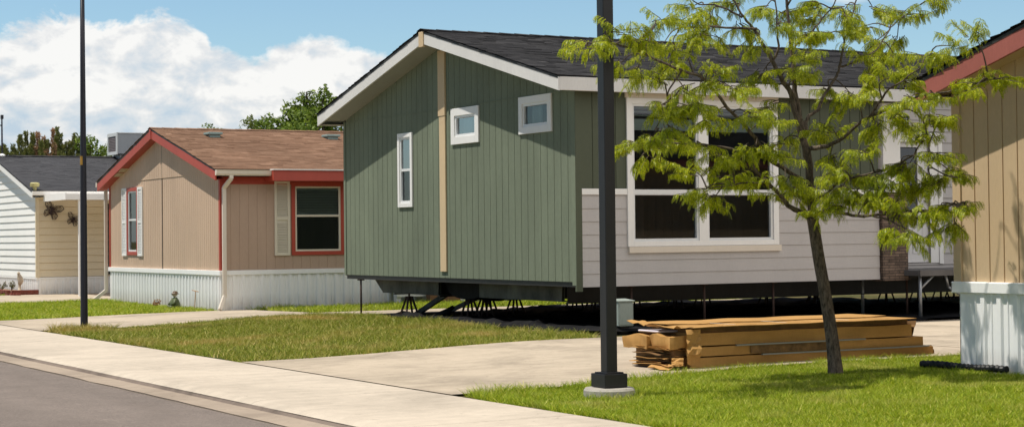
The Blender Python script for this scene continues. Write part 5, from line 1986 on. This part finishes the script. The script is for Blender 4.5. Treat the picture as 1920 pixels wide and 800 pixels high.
# ================================================================== TREES FAR BEHIND THE HOUSES
def far_tree(label, x, y, base, top, blobs, nleaf, size, mat, seed, trunk_r=.2, name='broadleaf_tree', limbs=True, group='trees behind the houses', gap=.05):
    """blobs: (dx, dy, z, rx, rz) leaf clumps around the trunk; leaf cards crowd toward clump shells"""
    r = np.random.default_rng(seed)
    t = thing(name, label, 'tree', (x, y, base), group)
    m = MB()
    hi = max(b[2] for b in blobs)
    m.tube([(x, y, base), (x + .1, y, base + (hi - base) * .4), (x + .05, y, hi)], [trunk_r, trunk_r * .7, trunk_r * .15], 8)
    for b in blobs:
        m.tube([(x + .05, y, base + (b[2] - base) * .45), (x + b[0] * .55, y + b[1] * .55, base + (b[2] - base) * .75), (x + b[0], y + b[1], b[2])], [trunk_r * .4, trunk_r * .25, .02], 6)
    m.build('trunk', M['bark_dark'], t)
    vol = np.array([b[3] ** 2 * b[4] for b in blobs]) ** .7
    cnt = (nleaf * vol / vol.sum()).astype(int)
    out = []
    for b, n in zip(blobs, cnt):
        d = r.normal(size=(n, 3))
        d /= np.linalg.norm(d, axis=1)[:, None]
        rad = r.uniform(.45, 1.05, n) ** .6
        # uneven outline
        lump = np.array([1 + .45 * noise.noise(V((q[0] * 2.3 + b[0], q[1] * 2.3 + b[2], q[2] * 2.3))) + .3 * noise.noise(V((q[0] * 6, q[1] * 6 + b[1], q[2] * 6))) for q in d])
        p = d * (rad * lump)[:, None] * np.array([b[3], b[3], b[4]]) + np.array([x + b[0], y + b[1], b[2]])
        keep = np.array([noise.noise(V((q[0] * 2.1, q[1] * 2.1, q[2] * 2.1))) > -.22 - gap * 0 for q in p])
        p = p[keep]
        n = len(p)
        nrm = d[keep] + r.normal(size=(n, 3)) * .7
        nrm /= np.linalg.norm(nrm, axis=1)[:, None]
        u = np.cross(nrm, r.normal(size=(n, 3)))
        u /= np.linalg.norm(u, axis=1)[:, None]
        v = np.cross(nrm, u)
        s = size * r.uniform(.6, 1.4, n)[:, None]
        q = np.stack([p - u * s, p + v * s * .5, p + u * s, p - v * s * .5], 1)
        out.append(q.reshape(-1, 3))
    np_mesh('crown', np.concatenate(out), 4, mat, t)
    return t
def bl(seed, n, rx, z0, z1, r0, r1, fl=.8):
    q = random.Random(seed)
    o = []
    for k in range(n):
        a = q.uniform(0, math.tau)
        d = rx * math.sqrt(q.random())
        f = q.random()
        o.append((d * math.cos(a), d * math.sin(a) * .8, z0 + (z1 - z0) * f * (1 - .35 * (d / rx) ** 2), q.uniform(r0, r1), q.uniform(r0, r1) * fl))
    return o
far_tree('big dark green tree rising behind the brown roof, next to the green gable', 30.9, 74.3, 0, 8.4,
         bl(3, 26, 2.2, 3.6, 7.7, .5, .9) + [(-2.0 + .42 * k, (k % 3) * .3, 6.2 + .13 * k + .2 * (k % 2), .55, .5) for k in range(9)] + [(.2, 0, 7.75, .5, .35), (-.6, .2, 7.2, .5, .4), (1.1, 0, 7.5, .5, .4), (1.6, -.2, 7.0, .6, .45), (.9, 0, 8.0, .32, .3), (-.1, 0, 7.5, .45, .4)], 19000, .085, M['leaf_tree'], 31)
far_tree('paler rounded tree just left of the big dark tree behind the brown roof', 29.0, 75.5, 0, 7,
         bl(5, 14, .9, 3, 6.3, .4, .7) + [(-.2, 0, 6.6, .5, .35), (.4, 0, 6.5, .5, .4)], 6000, .075, M['leaf_pale'], 32)
far_tree('tree top with a few sprigs showing above the left roof vent', 27.1, 76.4, 0, 6.8,
         [(0, 0, 6.45, .28, .25), (-.35, .1, 6.3, .28, .14), (.4, -.1, 6.32, .3, .14), (0, 0, 5.7, .7, .5), (0, 0, 4.8, .9, .6)], 1600, .07, M['leaf_tree'], 33)
far_tree('small pale tree between the round lamp post and the rooftop cooler', 23.3, 78.4, 0, 6,
         [(.0, 0, 5.5, .4, .35), (-.5, .25, 5.3, .35, .4), (.45, -.2, 5.3, .4, .3), (0, 0, 4.5, .9, .7)], 1900, .07, M['leaf_pale'], 34)
far_tree('dark green tree directly behind the round lamp post', 21.1, 74.0, 0, 6,
         [(.0, 0, 5.5, .4, .4), (.55, -.25, 5.15, .35, .3), (-.3, .1, 5.6, .3, .35), (0, 0, 4.6, .8, .7)], 2200, .07, M['leaf_tree'], 35)

def conifer(label, x, y, spires, seed, mats):
    """juniper with many upright plumes"""
    r = np.random.default_rng(seed)
    t = thing('juniper_tree', label, 'tree', (x, y, 0), 'trees behind the houses')
    m = MB()
    m.tube([(x, y, 0), (x, y, 2.6), (x, y, 4.8)], [.2, .14, .04], 8)
    for dx, dy, z0, z1, w, _ in spires:
        m.tube([(x, y, 2.2), (x + dx * .8, y + dy * .8, z0), (x + dx, y + dy, z1)], [.06, .04, .008], 5)
    m.build('trunk', M['bark_dark'], t)
    for kind, mat in mats.items():
        out = []
        for dx, dy, z0, z1, w, k in spires:
            if k != kind:
                continue
            n = int(520 * (z1 - z0) * (w / .16))
            f = r.uniform(0, 1, n) ** .8
            a = r.uniform(0, math.tau, n)
            rr = w * (1 - f * .75) * np.sqrt(r.uniform(.05, 1, n)) * (1 + .35 * np.sin(f * 23 + dx * 9))
            p = np.stack([x + dx + rr * np.cos(a) + (f - .5) * dx * .15, y + dy + rr * np.sin(a), z0 + (z1 - z0) * f], 1)
            ax = np.stack([np.cos(a) * .55, np.sin(a) * .55, r.uniform(.5, 1.1, n)], 1) + r.normal(size=(n, 3)) * .25
            ax /= np.linalg.norm(ax, axis=1)[:, None]
            s = np.cross(ax, r.normal(size=(n, 3)))
            s /= np.linalg.norm(s, axis=1)[:, None]
            L = r.uniform(.07, .15, n)[:, None]
            q = np.stack([p, p + ax * L * .5 + s * L * .16, p + ax * L, p + ax * L * .5 - s * L * .16], 1)
            out.append(q.reshape(-1, 3))
        if out:
            np_mesh('crown' if kind == 'g' else 'browned_crown', np.concatenate(out), 4, mat, t)
q = random.Random(9)
def spires(lst, fill_w, z_fill, nfill, kindf):
    o = []
    for dx, top, w, k in lst:
        o.append((dx, q.uniform(-.3, .3), 3.9, top, w, k))
    for i in range(nfill):
        dx = q.uniform(-fill_w, fill_w)
        o.append((dx, q.uniform(-.6, .6), 3.2, z_fill + q.uniform(-.35, .3), q.uniform(.14, .24), kindf()))
    return o
G = lambda: 'g'
mats = {'g': M['leaf_conifer'], 'b': M['leaf_brown']}
conifer('bushy olive juniper at the far edge behind the grey roof, beside the mast', 18.55, 75.5,
        spires([(-.42, 5.35, .12, 'g'), (-.2, 5.5, .15, 'g'), (.05, 5.9, .2, 'g'), (.38, 6.05, .16, 'g'), (.5, 6.0, .14, 'g'), (.62, 5.85, .15, 'g')], .7, 5.3, 16, G), 41, mats)
conifer('juniper with reddish brown dead plumes, tallest behind the grey roof', 19.6, 74.95,
        spires([(-.25, 6.0, .14, 'b'), (-.15, 5.8, .16, 'b'), (.05, 5.7, .2, 'g'), (.33, 6.15, .13, 'b'), (.38, 6.2, .1, 'g'), (.45, 5.9, .15, 'b'), (.3, 5.8, .16, 'g')], .7, 5.35, 18, lambda: 'b' if q.random() < .2 else 'g'), 42, mats)
conifer('dark juniper with thin forked tips, nearest the round lamp post', 20.5, 74.4,
        spires([(-.35, 5.95, .1, 'g'), (-.1, 5.6, .16, 'g'), (.1, 5.95, .1, 'g'), (.25, 5.75, .1, 'g'), (.4, 5.6, .16, 'g')], .65, 5.35, 15, G), 43, mats)

# ================================================================== SKY, SUN, CAMERA
world = bpy.data.worlds.new('World')
scene.world = world
world.use_nodes = True
nt = world.node_tree
for n in list(nt.nodes):
    nt.nodes.remove(n)
SUN_D = V((-.437, .21, 1.10)).normalized()
elev = math.asin(SUN_D.z)
az = math.atan2(SUN_D.x, SUN_D.y)
sky = nd(nt, 'ShaderNodeTexSky', sky_type='NISHITA')
sky.sun_disc = False
sky.sun_elevation = elev
sky.sun_rotation = az
sky.altitude = 1300
sky.air_density = 1.1
sky.dust_density = 1.2
sky.ozone_density = 1.6
bgn = nd(nt, 'ShaderNodeBackground')
bgn.inputs[1].default_value = .1
wo = nd(nt, 'ShaderNodeOutputWorld')
nt.links.new(bgn.outputs[0], wo.inputs[0])
gen = nd(nt, 'ShaderNodeTexCoord').outputs['Generated']
sep = nd(nt, 'ShaderNodeSeparateXYZ')
nt.links.new(gen, sep.inputs[0])
def mth(op, a, b=None, c=None, clamp=False):
    n = nd(nt, 'ShaderNodeMath', operation=op)
    n.use_clamp = clamp
    for i, x in enumerate((a, b, c)):
        if x is None:
            continue
        if isinstance(x, bpy.types.NodeSocket):
            nt.links.new(x, n.inputs[i])
        else:
            n.inputs[i].default_value = x
    return n.outputs[0]
azn = mth('ARCTAN2', sep.outputs[0], sep.outputs[1])
eln = mth('ARCSINE', sep.outputs[2])
azc = mth('SUBTRACT', azn, .507)             # azimuth along the street view, radians
def cloud_curve(pts):
    """elevation (radians) of the cloud tops against azimuth -.3 .. +.3"""
    s = mth('MULTIPLY_ADD', azc, 1 / .6, .5, clamp=True)
    n = nd(nt, 'ShaderNodeFloatCurve')
    cm = n.mapping.curves[0]
    pts = sorted(pts)
    while len(cm.points) < len(pts):
        cm.points.new(.5, .5)
    for p, (a, e) in zip(cm.points, pts):
        p.location = ((a + .3) / .6, e / .2)
        p.handle_type = 'AUTO'
    n.mapping.update()
    nt.links.new(s, n.inputs[1])
    return mth('MULTIPLY', n.outputs[0], .2)
cv3 = nd(nt, 'ShaderNodeCombineXYZ')
nt.links.new(mth('MULTIPLY', azc, 34), cv3.inputs[0])
nt.links.new(mth('MULTIPLY', eln, 52), cv3.inputs[1])
def wn(scale, detail=9, rough=.58, off=0., dist=.0):
    vv = nd(nt, 'ShaderNodeVectorMath', operation='ADD')
    vv.inputs[1].default_value = (off, off * 1.7, off * .6)
    nt.links.new(cv3.outputs[0], vv.inputs[0])
    return noise_tex(nt, scale, detail, rough, vv.outputs[0], dist)
def px(x, y):
    return (math.atan((x - 960) / 3400), (443 - .0108 * (x - 960) - y) / 3400)
def layer(pts, off, amp, soft):
    top = cloud_curve(pts)
    n = mth('SUBTRACT', wn(.55, 11, .64, off, .3), .5)
    d = mth('ADD', mth('SUBTRACT', top, eln), mth('MULTIPLY', n, amp))
    return mth('SMOOTH_MIN', 1, mth('MULTIPLY_ADD', d, 1 / soft, .5, clamp=True), .1), d
A = [px(-80, 90), px(0, 88), px(60, 60), px(130, 40), px(230, 48), px(320, 66), px(375, 84), px(400, 130), px(440, 250), px(520, 330), (.3, 0), (-.3, .13)]
B = [(-.3, .09), px(0, 150), px(120, 130), px(190, 105), px(250, 96), px(350, 92), px(440, 104), px(480, 118), px(520, 106), px(600, 100), px(680, 104), px(740, 124), px(800, 200), px(900, 330), (.3, 0)]
ma, da = layer(A, 3.3, .066, .0065)
mbb, db = layer(B, 11.7, .050, .006)
mask = mth('MAXIMUM', ma, mbb)
# a small cloud high to the right
ux, uy = px(1610, -4)
ell = mth('ADD', mth('POWER', mth('MULTIPLY', mth('SUBTRACT', azc, ux), 1 / .020), 2), mth('POWER', mth('MULTIPLY', mth('SUBTRACT', eln, uy), 1 / .0075), 2))
sm = mth('SUBTRACT', 1.0, ell)
sm = mth('MULTIPLY', mth('MULTIPLY_ADD', mth('ADD', sm, mth('MULTIPLY', mth('SUBTRACT', wn(1.1, 8, .6, 5), .5), 2.5)), .8, .0, clamp=True), .75)
mask = mth('MAXIMUM', mask, sm)
# light, billowing tops; pale grey-blue bellies
big_b = wn(.42, 7, .55, 7.1, .3)
fine_b = wn(1.25, 9, .62, 2.9, .5)
dpa = mth('MULTIPLY', da, 17, clamp=True)
dpb = mth('MULTIPLY', db, 11, clamp=True)
depth = mth('ADD', mth('MULTIPLY', dpa, mth('SUBTRACT', 1, mbb)), mth('MULTIPLY', dpb, mbb))
shade = mth('ADD', mth('MULTIPLY', depth, .66), mth('MULTIPLY', mth('SUBTRACT', .5, big_b), 2.0))
shade = mth('ADD', shade, mth('MULTIPLY', mth('SUBTRACT', .5, fine_b), 1.9))
lit_a = wn(.95, 6, .55, 21.0, .2)
vv = nd(nt, 'ShaderNodeVectorMath', operation='ADD')
vv.inputs[1].default_value = (21.0 - .16, 21.0 * 1.7 + .30, 21.0 * .6)
nt.links.new(cv3.outputs[0], vv.inputs[0])
lit_b = noise_tex(nt, .95, 6, .55, vv.outputs[0], .2)
shade = mth('ADD', shade, mth('MULTIPLY', mth('SUBTRACT', lit_b, lit_a), 2.6))
shade = mth('ADD', shade, .10, clamp=True)
ccol = ramp(nt, shade, [(.0, (9.9, 9.7, 9.4)), (.25, (8.6, 8.55, 8.5)), (.5, (7.3, 7.65, 8.0)), (.75, (6.4, 7.1, 7.75)), (1, (5.3, 6.4, 7.5))])
# haze near the horizon
hz = mth('MULTIPLY_ADD', eln, -1 / .075, 1.0, clamp=True)
skyc = mixc(nt, 1, sky.outputs[0], (1.08, 1.24, 1.26), 'MULTIPLY')
skyc = mixc(nt, mth('MULTIPLY', hz, .5), skyc, (6.6, 7.1, 7.6))
# the cloud bank stands over this end of the street only
away = mth('ABSOLUTE', azc)
lim = mth('MULTIPLY_ADD', away, -1 / .12, .52 / .12, clamp=True)
col = mixc(nt, mth('MULTIPLY', mth('MULTIPLY', mask, .94), lim), skyc, ccol)
# deeper blue overhead
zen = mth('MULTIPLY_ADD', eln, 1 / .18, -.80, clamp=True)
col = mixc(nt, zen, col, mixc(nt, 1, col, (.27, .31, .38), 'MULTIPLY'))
# unseen bright cloud bank, added behind the camera to brighten the shaded side walls
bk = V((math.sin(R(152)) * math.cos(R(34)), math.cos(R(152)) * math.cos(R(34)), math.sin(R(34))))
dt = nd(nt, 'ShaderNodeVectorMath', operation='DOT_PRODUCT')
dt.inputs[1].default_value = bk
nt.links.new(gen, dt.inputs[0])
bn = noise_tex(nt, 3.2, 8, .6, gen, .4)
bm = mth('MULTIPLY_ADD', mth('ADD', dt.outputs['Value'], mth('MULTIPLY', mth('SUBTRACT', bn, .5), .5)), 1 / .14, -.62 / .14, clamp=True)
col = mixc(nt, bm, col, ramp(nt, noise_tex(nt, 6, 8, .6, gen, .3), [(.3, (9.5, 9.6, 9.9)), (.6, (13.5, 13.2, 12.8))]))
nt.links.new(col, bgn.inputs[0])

sl = bpy.data.lights.new('sun', 'SUN')
sl.energy = 5.0
sl.angle = R(.53)
sl.color = (1, .95, .86)
so = bpy.data.objects.new('sun', sl)
COL.objects.link(so)
so.rotation_euler = (-SUN_D).to_track_quat('-Z', 'Y').to_euler()
so.location = SUN_D * 60

cam = bpy.data.cameras.new('camera')
co = bpy.data.objects.new('camera', cam)
COL.objects.link(co)
yaw, pit, rol = .507, .0202, .0108
F = V((math.sin(yaw) * math.cos(pit), math.cos(yaw) * math.cos(pit), math.sin(pit)))
Rt = V((math.cos(yaw), -math.sin(yaw), 0))
Up = Rt.cross(F)
xr = Rt * math.cos(rol) - Up * math.sin(rol)
yu = Rt * math.sin(rol) + Up * math.cos(rol)
mt = Matrix((( xr.x, yu.x, -F.x, 0), (xr.y, yu.y, -F.y, 0), (xr.z, yu.z, -F.z, 1.52), (0, 0, 0, 1)))
co.matrix_world = mt
cam.sensor_width = 36
cam.lens = 36 * 3400 / 1920
cam.shift_y = -(400 - 374.45) / 1920
cam.clip_end = 5000
cam.clip_start = .05
cam.dof.use_dof = True
cam.dof.focus_distance = 25
cam.dof.aperture_fstop = 5.0
scene.camera = co
scene.view_settings.view_transform = 'Standard'
scene.view_settings.look = 'None'
scene.view_settings.exposure = 0
scene.view_settings.gamma = 1
scene.cycles.max_bounces = 8
scene.cycles.transparent_max_bounces = 24
scene.cycles.use_denoising = True
